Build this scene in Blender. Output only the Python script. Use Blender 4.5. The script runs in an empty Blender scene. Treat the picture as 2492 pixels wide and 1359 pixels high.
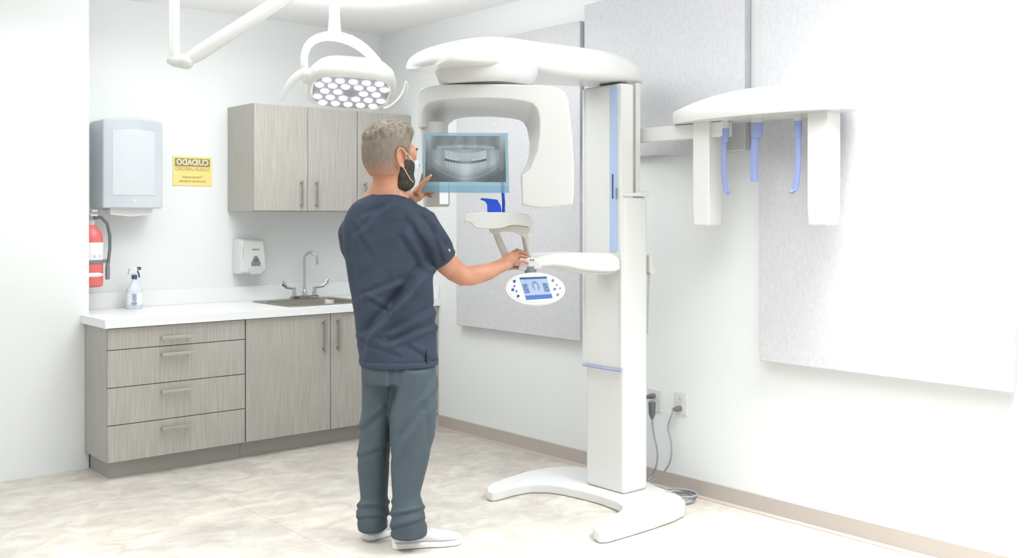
import bpy, math, random
from math import sin, cos, pi, radians, sqrt, exp, atan2, hypot
from mathutils import Vector, Matrix, noise
random.seed(7)
scene = bpy.context.scene
C = scene.collection

# ------------------------------------------------------------------ camera
F, CX, HY = 2467.0, 1246.0, 530.0           # focal length in pixels, horizon row (2492 x 1359 frame)
CAM = Vector((-3.956, -6.09, 1.383))
RV = Vector((.7619, -.6477, 0)); VV = Vector((.6477, .7619, 0)); UP = Vector((0, 0, 1))
cd = bpy.data.cameras.new('camera'); cam = bpy.data.objects.new('camera', cd); C.objects.link(cam)
cam.location = CAM; cam.rotation_euler = (pi/2, 0, -atan2(.6477, .7619))
cd.sensor_fit = 'HORIZONTAL'; cd.sensor_width = 36; cd.lens = 36*F/2492
cd.shift_y = -(679.5-HY)/2492; cd.clip_start = .05
scene.camera = cam
# ------------------------------------------------------------------ light
scene.view_settings.view_transform = 'Standard'; scene.view_settings.look = 'None'
scene.view_settings.exposure = -0.02; scene.view_settings.gamma = 1
wd = bpy.data.worlds.new('world'); scene.world = wd; wd.use_nodes = True
bgn = wd.node_tree.nodes['Background']; bgn.inputs[0].default_value = (.95, .98, 1, 1); bgn.inputs[1].default_value = .72
def area(name, loc, sx, sy, power, rot=(0, 0, 0), col=(.965, .985, 1), spread=180):
    l = bpy.data.lights.new(name, 'AREA'); l.shape = 'RECTANGLE'; l.size = sx; l.size_y = sy; l.energy = power; l.color = col
    l.spread = radians(spread)
    o = bpy.data.objects.new(name, l); C.objects.link(o); o.location = loc; o.rotation_euler = rot; return o
area('added_downlight', (-2.3, -4.9, 2.62), 1.2, .6, 15, spread=140)  # added unseen light without a fixture, brightens the floor towards the camera
area('added_downlight', (-.45, -4.6, 2.62), .6, 1.2, 62, spread=110)  # added unseen light that whitens the right wall and nearest panel
area('added_downlight', (-1.35, -1.35, 2.62), .6, .9, 7)  # added to lift the far walls and cabinets, no fixture modelled
area('added_downlight', (-3.0, -1.4, 2.62), .6, .9, 9)  # unseen light added to brighten the left wall and back-left corner
area('added_downlight', (-3.1, -3.0, 2.62), .6, 1.2, 34, spread=105)  # unseen light added to brighten the lower-left drawers and front floor
area('added_uplight', (-1.5, -1.7, 2.47), 1.6, 1.6, 40, rot=(pi, 0, 0))  # upward light with no fixture, added to brighten ceiling and upper walls
area('added_uplight', (-1.3, -4.0, 2.35), 1.2, 1.2, 38, rot=(pi, 0, 0))  # second added uplight, no pendant there, bounces fill off the ceiling

# ------------------------------------------------------------------ pixel helpers
def W(px, py, Y):
    return CAM + RV*((px-CX)/F*Y) + VV*Y + UP*((HY-py)/F*Y)
def on(ax, val, px, py):
    d = W(px, py, 1)-CAM; return CAM+d*((val-CAM[ax])/d[ax])
def cf(X, Y, Z):                       # camera-aligned metres (X right, Y away, Z up from the floor)
    return Vector((CAM.x, CAM.y, 0))+RV*X+VV*Y+UP*Z

# ------------------------------------------------------------------ mesh builder
class MB:
    def __init__(s): s.v = []; s.f = []; s.mi = []; s.cur = 0
    def add(s, vs, fs):
        n = len(s.v); s.v += [Vector(v) for v in vs]
        for f in fs: s.f.append([i+n for i in f]); s.mi.append(s.cur)
        return s
    def box(s, x0, x1, y0, y1, z0, z1):
        return s.add([(x0,y0,z0),(x1,y0,z0),(x1,y1,z0),(x0,y1,z0),(x0,y0,z1),(x1,y0,z1),(x1,y1,z1),(x0,y1,z1)],
                     [(0,3,2,1),(4,5,6,7),(0,1,5,4),(1,2,6,5),(2,3,7,6),(3,0,4,7)])
    def obox(s, c, a, b, d):           # centre and three half-axis vectors
        c, a, b, d = map(Vector, (c, a, b, d)); vs = []
        for k in (-1, 1):
            for i, j in ((-1,-1),(1,-1),(1,1),(-1,1)): vs.append(c+a*i+b*j+d*k)
        return s.add(vs, [(0,3,2,1),(4,5,6,7),(0,1,5,4),(1,2,6,5),(2,3,7,6),(3,0,4,7)])
    def prism(s, A, B):                # two matched outlines
        n = len(A); return s.add(list(A)+list(B), [list(range(n)), list(range(2*n-1, n-1, -1))]+[(i, i+n, (i+1) % n+n, (i+1) % n) for i in range(n)])
    def loft(s, rings, cap0=True, cap1=True, closed=True):
        n = len(rings[0]); vs = [p for r in rings for p in r]; fs = []
        for k in range(len(rings)-1):
            for i in range(n if closed else n-1):
                j = (i+1) % n; fs.append((k*n+i, k*n+j, (k+1)*n+j, (k+1)*n+i))
        if cap0: fs.append(list(range(n-1, -1, -1)))
        if cap1: fs.append([(len(rings)-1)*n+i for i in range(n)])
        return s.add(vs, fs)
    def tube(s, path, rad, n=14, ref=None, cap=True):
        P = [Vector(p) for p in path]; m = len(P)
        if not isinstance(rad, (list, tuple)): rad = [rad]*m
        T = []
        for i in range(m):
            a = P[max(i-1, 0)]; b = P[min(i+1, m-1)]; T.append((b-a).normalized())
        u = Vector(ref) if ref is not None else (UP if abs(T[0].z) < .9 else Vector((1, 0, 0)))
        rings = []
        for i in range(m):
            u = (u-T[i]*u.dot(T[i])).normalized(); w = T[i].cross(u)
            r = rad[i]; ra, rb = r if isinstance(r, (tuple, list)) else (r, r)
            rings.append([P[i]+u*(ra*cos(2*pi*k/n))+w*(rb*sin(2*pi*k/n)) for k in range(n)])
        return s.loft(rings, cap, cap)
    def ell(s, c, a, b, d, nu=20, nv=12):
        c = Vector(c); rings = []
        a, b, d = map(Vector, (a, b, d))
        for j in range(1, nv):
            t = pi*j/nv; rings.append([c-d*cos(t)+(a*cos(2*pi*k/nu)+b*sin(2*pi*k/nu))*sin(t) for k in range(nu)])
        vs = [p for r in rings for p in r]+[c-d, c+d]; fs = []
        for k in range(len(rings)-1):
            for i in range(nu): j = (i+1) % nu; fs.append((k*nu+i, k*nu+j, (k+1)*nu+j, (k+1)*nu+i))
        q = len(rings)*nu
        for i in range(nu):
            j = (i+1) % nu; fs.append((q, j, i)); fs.append((q+1, (len(rings)-1)*nu+i, (len(rings)-1)*nu+j))
        return s.add(vs, fs)
    def sph(s, c, r, nu=16, nv=10): return s.ell(c, (r,0,0), (0,r,0), (0,0,r), nu, nv)
    def lathe(s, c, prof, n=24, ax=None, u=None):     # profile of (radius, height)
        c = Vector(c); ax = Vector(ax or (0,0,1)).normalized(); u = Vector(u) if u else (Vector((1,0,0)) if abs(ax.x) < .9 else UP)
        u = (u-ax*u.dot(ax)).normalized(); w = ax.cross(u)
        return s.loft([[c+ax*h+(u*cos(2*pi*k/n)+w*sin(2*pi*k/n))*max(r, 1e-5) for k in range(n)] for r, h in prof])

ORIG = {}
def root_of(o):
    while o.parent: o = o.parent
    return o
def tag(o, label=None, cat=None, group=None, kind=None):
    for k, v in (('label', label), ('category', cat), ('group', group), ('kind', kind)):
        if v: o[k] = v
    return o
def thing(name, loc, label, cat, group=None):
    o = bpy.data.objects.new(name, None); C.objects.link(o); o.location = loc; o.empty_display_size = .1
    return tag(o, label, cat, group)
def obj(name, mb, mats, parent=None, origin=None, bevel=0, seg=3, sub=0, ang=35, smooth=True, label=None):
    if parent is not None: org = root_of(parent).location.copy()
    elif origin is not None: org = Vector(origin)
    else:
        xs = [v.x for v in mb.v]; ys = [v.y for v in mb.v]; zs = [v.z for v in mb.v]
        org = Vector(((min(xs)+max(xs))/2, (min(ys)+max(ys))/2, min(zs)))
    me = bpy.data.meshes.new(name); me.from_pydata([v-org for v in mb.v], [], mb.f)
    if not isinstance(mats, (list, tuple)): mats = [mats]
    for m in mats: me.materials.append(m)
    for p, i in zip(me.polygons, mb.mi): p.material_index = i
    import bmesh
    bm = bmesh.new(); bm.from_mesh(me); bmesh.ops.recalc_face_normals(bm, faces=bm.faces); bm.to_mesh(me); bm.free()
    if smooth:
        for p in me.polygons: p.use_smooth = True
        if not sub: me.set_sharp_from_angle(angle=radians(ang))
    o = bpy.data.objects.new(name, me); C.objects.link(o)
    if parent is not None: o.parent = parent
    else: o.location = org
    if bevel:
        m = o.modifiers.new('bevel', 'BEVEL'); m.width = bevel; m.segments = seg; m.limit_method = 'ANGLE'; m.angle_limit = radians(32); m.harden_normals = True
    if sub:
        m = o.modifiers.new('sub', 'SUBSURF'); m.levels = m.render_levels = sub
    if label: o['label'] = label
    return o
def struct(name, mb, m, **k):
    o = obj(name, mb, m, **k); o['kind'] = 'structure'; return o
def remesh(o, vox, it=6, disp=None):          # union of the pieces as one skin, then optional displacement
    m = o.modifiers.new('r', 'REMESH'); m.mode = 'VOXEL'; m.voxel_size = vox; m.use_smooth_shade = True
    m = o.modifiers.new('s', 'SMOOTH'); m.iterations = it; m.factor = .5
    dg = bpy.context.evaluated_depsgraph_get(); me = bpy.data.meshes.new_from_object(o.evaluated_get(dg))
    mats = list(o.data.materials); o.modifiers.clear(); o.data = me
    me.materials.clear()
    for q in mats: me.materials.append(q)
    if disp:
        org = root_of(o).location; nn = [v.normal.copy() for v in me.vertices]
        for v, n in zip(me.vertices, nn): v.co = v.co+n*disp(v.co+org, n)
    for p in me.polygons: p.use_smooth = True
    return o

# ------------------------------------------------------------------ materials
def lin(c): return tuple(((x/255)/12.92 if x/255 <= .04045 else ((x/255+.055)/1.055)**2.4) for x in c)
def mat(name, rgb, rough=.5, metal=0, coat=0, noisy=None, bump=None, emit=0, spec=.5):
    m = bpy.data.materials.new(name); m.use_nodes = True; nt = m.node_tree; b = nt.nodes['Principled BSDF']
    c = lin(rgb)+(1,); b.inputs['Base Color'].default_value = c; b.inputs['Roughness'].default_value = rough; b.inputs['Metallic'].default_value = metal
    b.inputs['Coat Weight'].default_value = coat; b.inputs['Specular IOR Level'].default_value = spec
    if emit: b.inputs['Emission Color'].default_value = c; b.inputs['Emission Strength'].default_value = emit
    L = nt.links.new
    tc = nt.nodes.new('ShaderNodeTexCoord')
    def nz(scale, sc, det=6):
        mp = nt.nodes.new('ShaderNodeMapping'); mp.inputs['Scale'].default_value = sc; L(tc.outputs['Object'], mp.inputs[0])
        n = nt.nodes.new('ShaderNodeTexNoise'); n.inputs['Scale'].default_value = scale; n.inputs['Detail'].default_value = det; L(mp.outputs[0], n.inputs[0]); return n
    if noisy:
        rgb2, scale, sc = noisy[:3]; lo, hi = noisy[3] if len(noisy) > 3 else (.35, .65)
        n = nz(scale, sc); r = nt.nodes.new('ShaderNodeValToRGB'); r.color_ramp.elements[0].position = lo; r.color_ramp.elements[1].position = hi
        r.color_ramp.elements[0].color = c; r.color_ramp.elements[1].color = lin(rgb2)+(1,); L(n.outputs['Fac'], r.inputs[0]); L(r.outputs[0], b.inputs['Base Color'])
    if bump:
        scale, sc, st, dist = bump; n = nz(scale, sc, 8); bp = nt.nodes.new('ShaderNodeBump'); bp.inputs['Strength'].default_value = st; bp.inputs['Distance'].default_value = dist
        L(n.outputs['Fac'], bp.inputs['Height']); L(bp.outputs[0], b.inputs['Normal'])
    return m
M = {}
M['wall'] = mat('wall_paint', (230, 233, 233), .6, bump=(220, (1,1,1), .05, .001))
M['ceil'] = mat('ceiling_paint', (249, 249, 248), .8)
M['base'] = mat('vinyl_base', (184, 175, 167), .5)
M['baseline'] = mat('vinyl_base_edge', (205, 190, 178), .5)
M['wood'] = mat('grey_laminate', (182, 180, 173), .45, noisy=((162, 159, 151), 9, (14, 14, .55), (.3, .72)))
M['woodside'] = mat('grey_laminate_side', (180, 178, 171), .45, noisy=((166, 163, 156), 9, (14, 14, .55), (.3, .72)))
M['toe'] = mat('toe_kick', (168, 167, 160), .5)
M['gap'] = mat('cabinet_inside', (96, 92, 84), .8)
M['counter'] = mat('white_worktop', (236, 238, 238), .25, spec=.4)
M['steel'] = mat('brushed_steel', (150, 146, 134), .32, 1)
M['nickel'] = mat('satin_nickel', (176, 172, 162), .3, 1)
M['chrome'] = mat('chrome', (196, 200, 200), .09, 1)
M['white'] = mat('white_enamel', (220, 221, 219), .28, coat=.25)
M['white2'] = mat('white_plastic', (218, 219, 216), .35)
M['off'] = mat('warm_white_plastic', (214, 213, 208), .4)
M['lgrey'] = mat('light_grey_plastic', (200, 203, 204), .4)
M['mgrey'] = mat('mid_grey_plastic', (128, 133, 138), .4)
M['dgrey'] = mat('dark_grey_rubber', (104, 108, 112), .5)
M['black'] = mat('black_rubber', (38, 40, 44), .5)
M['cord'] = mat('grey_cord', (152, 155, 157), .5)
M['blue'] = mat('blue_plastic', (24, 84, 226), .25, coat=.3)
M['strip'] = mat('pale_blue_strip', (172, 192, 222), .35)
M['rodblue'] = mat('pale_blue_rod', (142, 155, 203), .35)
M['btn'] = mat('button_navy', (70, 84, 120), .4)
M['led'] = mat('lit_led', (245, 248, 255), .3, emit=2.2)
M['ledback'] = mat('led_reflector', (178, 180, 194), .3)
M['panel'] = mat('acoustic_fabric', (203, 204, 207), .9, noisy=((196, 197, 201), 70, (1, 1, .6), (.35, .65)), bump=(160, (1,1,.4), .3, .002))
M['paneledge'] = mat('acoustic_fabric_edge', (176, 178, 178), .9)
M['red'] = mat('extinguisher_red', (222, 112, 112), .35)
M['redbtn'] = mat('red_button', (170, 40, 36), .4)
M['yellow'] = mat('sign_yellow', (244, 218, 136), .6)
M['ink'] = mat('sign_brown', (150, 136, 104), .6)
M['inkp'] = mat('sign_pale_ink', (186, 168, 104), .6)
M['inkw'] = mat('sign_cream', (246, 234, 190), .6)
M['towel'] = mat('paper_towel', (238, 238, 236), .8)
M['smoke'] = mat('smoky_plastic', (182, 190, 196), .3, coat=.3, noisy=((196, 203, 208), 2.2, (1, 1, .6)))
M['smoke2'] = mat('smoky_plastic_inner', (200, 206, 211), .3)
M['bottle'] = mat('clear_bottle', (214, 222, 230), .2)
M['lblue'] = mat('label_blue', (150, 170, 205), .5)
M['skin'] = mat('skin', (198, 146, 120), .5, noisy=((184, 126, 100), 14, (1,1,1), (.3, .7)), bump=(120, (1,1,1), .15, .001))
M['shirt'] = mat('navy_scrub_cotton', (50, 61, 80), .8, noisy=((39, 49, 66), 5, (1, 1, 2), (.3, .7)), bump=(260, (1, 1, 1), .25, .001))
M['hem'] = mat('navy_scrub_hem', (50, 60, 80), .8)
M['pants'] = mat('slate_trousers', (74, 88, 97), .8, noisy=((62, 74, 82), 4, (1, 1, .6), (.3, .7)), bump=(240, (1, 1, 1), .2, .001))
M['shoe'] = mat('pale_trainer', (222, 224, 226), .6)
M['sole'] = mat('trainer_sole', (238, 238, 236), .6)
M['lace'] = mat('shoe_lace', (190, 194, 196), .7)
M['hair'] = mat('short_brown_hair', (104, 95, 84), .7, noisy=((150, 140, 128), 60, (1, 1, .35), (.35, .7)), bump=(90, (1, 1, .3), .8, .004))
M['fade'] = mat('clipped_hair', (118, 108, 98), .85, noisy=((136, 124, 113), 60, (1, 1, .5), (.3, .7)))
M['beard'] = mat('dark_beard', (48, 42, 36), .8, noisy=((74, 64, 54), 90, (1, 1, .5)), bump=(140, (1, 1, .4), .6, .003))
M['mask'] = mat('mask_cloth', (196, 212, 222), .8)
M['strap'] = mat('mask_strap', (232, 226, 214), .7)
M['eye'] = mat('eye_white', (225, 222, 216), .3)
M['glow'] = mat('emissive_white_face', (248, 250, 250), .3, emit=.5)  # white with a weak glow of its own put into the material

def vcmat(name, alpha=False, emit=0, rough=.3):
    m = bpy.data.materials.new(name); m.use_nodes = True; nt = m.node_tree; b = nt.nodes['Principled BSDF']; L = nt.links.new
    a = nt.nodes.new('ShaderNodeVertexColor'); a.layer_name = 'tint'
    L(a.outputs['Color'], b.inputs['Base Color']); b.inputs['Roughness'].default_value = rough
    if emit: L(a.outputs['Color'], b.inputs['Emission Color']); b.inputs['Emission Strength'].default_value = emit
    if alpha:     # translucent film: tinted clear layer over a thin scattering layer
        tr = nt.nodes.new('ShaderNodeBsdfTransparent'); L(a.outputs['Color'], tr.inputs[0])
        mx = nt.nodes.new('ShaderNodeMixShader'); L(a.outputs['Alpha'], mx.inputs[0]); L(tr.outputs[0], mx.inputs[1]); L(b.outputs[0], mx.inputs[2])
        out = nt.nodes['Material Output']; L(mx.outputs[0], out.inputs[0]); b.inputs['Specular IOR Level'].default_value = .2
    return m
def grid(name, quad, nx, ny, fn, m, parent=None, thick=.0006):   # quad: top-left, top-right, bottom-right, bottom-left
    A, B, D, E_ = [Vector(q) for q in quad]; vs = []; fs = []; col = []
    for j in range(ny+1):
        for i in range(nx+1):
            u, v = i/nx, j/ny; vs.append((A*(1-u)+B*u)*(1-v)+(E_*(1-u)+D*u)*v); col.append(fn(u, v))
    for j in range(ny):
        for i in range(nx): k = j*(nx+1)+i; fs.append((k, k+nx+1, k+nx+2, k+1))
    mb = MB().add(vs, fs); o = obj(name, mb, m, parent)
    ca = o.data.color_attributes.new('tint', 'FLOAT_COLOR', 'POINT')
    for i, c in enumerate(col): ca.data[i].color = c
    return o
def text_mesh(s, size, bold=0.0):
    cu = bpy.data.curves.new('t', 'FONT'); cu.body = s; cu.size = size; cu.align_x = 'CENTER'; cu.align_y = 'CENTER'; cu.offset = bold; cu.resolution_u = 3
    o = bpy.data.objects.new('t', cu); C.objects.link(o); dg = bpy.context.evaluated_depsgraph_get(); dg.update()
    me = bpy.data.meshes.new_from_object(o.evaluated_get(dg)); vs = [v.co.copy() for v in me.vertices]; fs = [list(p.vertices) for p in me.polygons]
    bpy.data.objects.remove(o); return vs, fs
def put_text(mb, s, size, c, ux, uz, n, mirror=False, bold=0, width=None):
    vs, fs = text_mesh(s, size, bold); ux, uz, n, c = map(Vector, (ux, uz, n, c)); k = -1 if mirror else 1
    w = max(v.x for v in vs)-min(v.x for v in vs); sx = width/w if width else 1
    top = [c+ux*(v.x*k*sx)+uz*v.y+n*.0006 for v in vs]
    if mirror: fs = [f[::-1] for f in fs]
    mb.add(top, fs)

# ------------------------------------------------------------------ room
fl = bpy.data.materials.new('vinyl_floor'); fl.use_nodes = True; nt = fl.node_tree; b = nt.nodes['Principled BSDF']; L = nt.links.new
tc = nt.nodes.new('ShaderNodeTexCoord')
def nzn(scale, sc, det, rough=.5, dist=0, rot=0):
    mp = nt.nodes.new('ShaderNodeMapping'); mp.inputs['Scale'].default_value = sc; mp.inputs['Rotation'].default_value = (0, 0, rot); L(tc.outputs['Object'], mp.inputs[0])
    n = nt.nodes.new('ShaderNodeTexNoise'); n.inputs['Scale'].default_value = scale; n.inputs['Detail'].default_value = det; n.inputs['Roughness'].default_value = rough
    n.inputs['Distortion'].default_value = dist; L(mp.outputs[0], n.inputs[0]); return n
n1 = nzn(6.5, (1, 1.3, 1), 7, .62, .8, .2); n2 = nzn(1.6, (1, 1, 1), 3)
r1 = nt.nodes.new('ShaderNodeValToRGB'); e = r1.color_ramp.elements; e[0].position = .36; e[0].color = lin((186, 181, 173))+(1,); e[1].position = .64; e[1].color = lin((212, 208, 200))+(1,)
k = e.new(.5); k.color = lin((200, 195, 187))+(1,)
L(n1.outputs['Fac'], r1.inputs[0])
r2 = nt.nodes.new('ShaderNodeValToRGB'); e = r2.color_ramp.elements; e[0].position = .3; e[0].color = (.86, .86, .86, 1); e[1].position = .7; e[1].color = (1.08, 1.06, 1.03, 1); L(n2.outputs['Fac'], r2.inputs[0])
mu = nt.nodes.new('ShaderNodeMixRGB'); mu.blend_type = 'MULTIPLY'; mu.inputs[0].default_value = 1; L(r1.outputs[0], mu.inputs[1]); L(r2.outputs[0], mu.inputs[2])
br = nt.nodes.new('ShaderNodeTexBrick'); br.offset = 0; br.inputs['Scale'].default_value = 1; br.inputs['Brick Width'].default_value = 1.8; br.inputs['Row Height'].default_value = 1.8
br.inputs['Mortar Size'].default_value = .004; br.inputs['Color1'].default_value = br.inputs['Color2'].default_value = (1, 1, 1, 1); br.inputs['Mortar'].default_value = (.86, .85, .83, 1)
L(tc.outputs['Object'], br.inputs[0])
mv = nt.nodes.new('ShaderNodeMixRGB'); mv.blend_type = 'MULTIPLY'; mv.inputs[0].default_value = 1; L(mu.outputs[0], mv.inputs[1]); L(br.outputs[0], mv.inputs[2]); L(mv.outputs[0], b.inputs['Base Color'])
b.inputs['Roughness'].default_value = .42; b.inputs['Specular IOR Level'].default_value = .35
H = 2.68
struct('floor', MB().box(-6.6, .12, -8.2, .12, -.1, 0), fl, origin=(0, 0, 0))
struct('ceiling', MB().box(-6.6, .12, -8.2, .12, H, H+.1), M['ceil'])
struct('wall_back', MB().box(-2.11, .12, 0, .12, 0, H), M['wall'])
struct('wall_right', MB().box(0, .12, -8.2, 0, 0, H), M['wall'])
struct('wall_left', MB().box(-6.6, -2.112, -.318, .12, 0, H), M['wall'])
bb = MB(); 
pts = [(0, .0), (-.018, .0), (-.018, .006), (-.008, .012), (-.006, .085), (0, .087)]
bb.loft([[(x, y, z) for x, z in pts] for y in (-.695, -8.2)])
struct('baseboard_right', bb, M['base'])
bb2 = MB().box(-.024, -.018, -8.2, -.695, 0, .006)
struct('trim_1', bb2, M['baseline'])

# ------------------------------------------------------------------ acoustic panels on the right wall
def apanel(y0, y1, z0, z1, label):
    t = thing('acoustic_panel', (-.03, (y0+y1)/2, z0), label, 'acoustic panel', None)
    obj('fabric_front', MB().box(-.055, -.008, y0, y1, z0, z1), M['panel'], t, bevel=.006)
    obj('edge_frame', MB().box(-.009, -.001, y0+.012, y1-.012, z0+.012, z1-.012), M['paneledge'], t)
p1a = on(0, -.055, 1110, 798); p1b = on(0, -.055, 1411, 838)
apanel(p1b.y, p1a.y, .70, 2.47, 'tall grey fabric acoustic panel on the wall left of the white machine column')
p2 = on(0, -.055, 1812, 380)
apanel(p2.y, -2.11, 1.70, 2.55, 'short grey fabric wall panel behind the head-imaging arm, above the sockets')
p3 = on(0, -.055, 1848, 885)
apanel(-4.4, p3.y, .72, 2.55, 'pale fabric wall panel farthest right, nearest the camera')

# ------------------------------------------------------------------ cabinets
def bar_handle(parent, a, b, out, r=.005, post=.03, name='handle'):
    a, b, out = Vector(a), Vector(b), Vector(out); d = (b-a).normalized(); mb = MB()
    mb.obox((a+b)/2+out*post, (b-a)/2, d.cross(out)*r*1.1, out*r*.8)
    L_ = (b-a).length
    for f in (.08, .92): mb.tube([a+(b-a)*f-out*.001, a+(b-a)*f+out*post], r*.85, 8)
    return obj(name, mb, M['nickel'], parent, bevel=.0015, seg=2)
OUT = (0, -1, 0)
yu, tf = -.372, .02
def wall_cab(x0, x1, doors, label):
    t = thing('wall_cabinet', ((x0+x1)/2, -.18, 1.422), label, 'cabinet', 'grey laminate wall cabinets')
    obj('cabinet_body', MB().box(x0, x1, yu+tf+.001, -.001, 1.422, 2.083), M['woodside'], t, bevel=.001, seg=1)
    for a, b_, hx in doors:
        d = obj('door', MB().box(a+.0015, b_-.0015, yu, yu+tf, 1.426, 2.081), M['wood'], t, bevel=.0015, seg=2)
        bar_handle(d, (hx, yu, 1.45), (hx, yu, 1.615), OUT)
wall_cab(-1.156, -.426, [(-1.156, -.789, -.842), (-.789, -.426, -.735)], 'two-door grey wood-grain wall cabinet above the soap dispenser')
wall_cab(-.424, -.002, [(-.424, -.002, -.375)], 'single-door grey wood-grain wall cabinet in the corner behind the man\'s head')
yb, zt = -.69, .803
def base_box(t, x0, x1):
    if x0 < -2: cb = MB().box(x0, x1, yb+tf+.001, -.002, .095, zt-.001)
    else:       # open box under the sink
        cb = MB().box(x0, x0+.018, yb+tf+.001, -.002, .095, zt-.001).box(x1-.018, x1, yb+tf+.001, -.002, .095, zt-.001).box(x0+.018, x1-.018, yb+tf+.001, -.002, .095, .113)
        cb.box(x0+.018, x1-.018, -.008, -.002, .113, zt-.001).box(x0+.018, x1-.018, yb+tf+.001, yb+tf+.019, .74, zt-.001)
    obj('cabinet_body', cb, M['woodside'], t, bevel=.001, seg=1)
    obj('toe_kick', MB().box(x0+(.03 if x0 < -2 else 0), x1, -.62, -.03, 0, .094), M['toe'], t)
t = thing('base_cabinet', (-1.75, -.35, 0), 'grey wood-grain base cabinet with four stacked drawers at the counter\'s left end', 'cabinet', 'grey laminate base cabinets')
base_box(t, -2.136, -1.366)
x0h, x1h = on(1, yb, 388, 815).x, on(1, yb, 462, 812).x
for z0, z1, zh in ((.688, .80, .735), (.49, .686, .645), (.292, .488, .445), (.097, .290, .245)):
    d = obj('drawer', MB().box(-2.135, -1.368, yb, yb+tf, z0+.001, z1-.001), M['wood'], t, bevel=.0015, seg=2)
    bar_handle(d, (x0h, yb, zh), (x1h, yb, zh), OUT, r=.0078)
t = thing('base_cabinet', (-.68, -.35, 0), 'grey wood-grain two-door base cabinet under the sink, half behind the man', 'cabinet', 'grey laminate base cabinets')
base_box(t, -1.364, -.002)
for a, b_, hx in ((-1.362, -.811, -.862), (-.809, -.262, -.765)):
    d = obj('door', MB().box(a+.001, b_-.001, yb, yb+tf, .098, .80), M['wood'], t, bevel=.0015, seg=2)
    bar_handle(d, (hx, yb, .575), (hx, yb, .765), OUT, r=.0072)
obj('filler_panel', MB().box(-.26, -.003, yb, yb+tf, .098, .80), M['wood'], t)

# worktop with a cut-out for the sink
sx0, sx1, sy0, sy1 = -1.02, -.5, -.60, -.17
cz0, cz1 = .804, .848
wt = thing('worktop', (-1.08, -.35, .804), 'long white worktop with upstand on the grey base cabinets', 'worktop')
mb = MB()
X = [-2.155, sx0, sx1, -.001]; Yy = [-.708, sy0, sy1, -.001]
for i in range(3):
    for j in range(3):
        if i == 1 and j == 1: continue
        mb.box(X[i], X[i+1], Yy[j], Yy[j+1], cz0, cz1)
obj('slab', mb, M['counter'], wt)
obj('backsplash', MB().box(-2.1, -.02, -.021, -.001, cz1, .942), M['counter'], wt, bevel=.002)
obj('side_splash', MB().box(-.02, -.001, -.708, -.001, cz1, .942), M['counter'], wt, bevel=.002)
# sink
st = thing('sink', (-.76, -.38, .70), 'stainless steel drop-in sink in the white worktop below the tap', 'sink')
mb = MB()
def rr(x0, x1, y0, y1, z, r=.05, n=6):
    o = []
    for cx_, cy_, a0 in ((x1-r, y1-r, 0), (x0+r, y1-r, pi/2), (x0+r, y0+r, pi), (x1-r, y0+r, 1.5*pi)):
        for k in range(n+1): a = a0+pi/2*k/n; o.append(Vector((cx_+r*cos(a), cy_+r*sin(a), z)))
    return o
mb.loft([rr(sx0-.03, sx1+.03, sy0-.03, sy1+.06, cz1+.001, .03), rr(sx0-.027, sx1+.027, sy0-.027, sy1+.057, cz1+.005, .03), rr(sx0+.02, sx1-.02, sy0+.02, sy1-.02, cz1+.003),
         rr(sx0+.03, sx1-.03, sy0+.03, sy1-.03, cz1-.01), rr(sx0+.05, sx1-.05, sy0+.05, sy1-.05, .70), rr(-.8, -.72, -.42, -.34, .695, .03)], cap0=False)
obj('basin', mb, M['steel'], st)
obj('drain', MB().lathe((-.76, -.38, .696), [(.03, 0), (.03, .004), (.02, .005), (0, .003)], 20), M['chrome'], st)
c = on(1, -.3, 796, 738)
mb = MB().lathe((c.x, -.3, .806), [(.022, 0), (.03, .055), (.028, .055), (.02, .004), (0, .004)], 20)
cp = obj('cup', MB().lathe((c.x, -.33, .70), [(.02, 0), (.03, .15), (.028, .15), (.019, .004), (0, .004)], 20), M['towel'])
tag(cp, 'small pale cup standing inside the steel sink', 'cup')
# tap
fx = on(1, -.12, 741, 735).x; fy = -.12; fz = cz1+.005
ft = thing('tap', (fx, fy, fz), 'chrome gooseneck tap with two wing levers at the sink', 'tap')
mb = MB(); mb.loft([rr(fx-.105, fx+.105, fy-.027, fy+.027, z_, .026) for z_ in (fz, fz+.012)]+[rr(fx-.1, fx+.1, fy-.022, fy+.022, fz+.018, .021)])
obj('deck_plate', mb, M['chrome'], ft)
pz = [(0, 0, .015), (0, 0, .1), (0, 0, .2), (0, 0, .255)]
path = [Vector((fx, fy, fz+z_)) for _, _, z_ in pz]
dd = Vector((.75, -.66, 0))
for k in range(1, 11):
    a = pi*k/10; path.append(Vector((fx, fy, fz+.255))+dd*(.042*(1-cos(a)))+UP*(.045*sin(a)))
path.append(path[-1]+Vector((0, 0, -.035)))
obj('spout', MB().tube(path, [.010, .0085, .0085, .008]+[.008]*10+[.009], 14).lathe((fx, fy, fz+.012), [(.018, 0), (.018, .012), (.011, .04), (.009, .045)], 18), M['chrome'], ft)
for s_ in (-1, 1):
    hx = fx+s_*.075; h = MB().lathe((hx, fy, fz+.012), [(.016, 0), (.016, .02), (.012, .035), (.012, .06), (0, .062)], 16)
    P0 = Vector((hx, fy, fz+.065))
    h.tube([P0, P0+Vector((s_*.03, -.006, .004)), P0+Vector((s_*.06, -.012, .012)), P0+Vector((s_*.085, -.016, .035)), P0+Vector((s_*.092, -.018, .055))],
           [(.006, .007), (.006, .007), (.006, .010), (.006, .016), (.003, .008)], 12, ref=(0, 1, 0))
    obj('lever', h, M['chrome'], ft)

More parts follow.
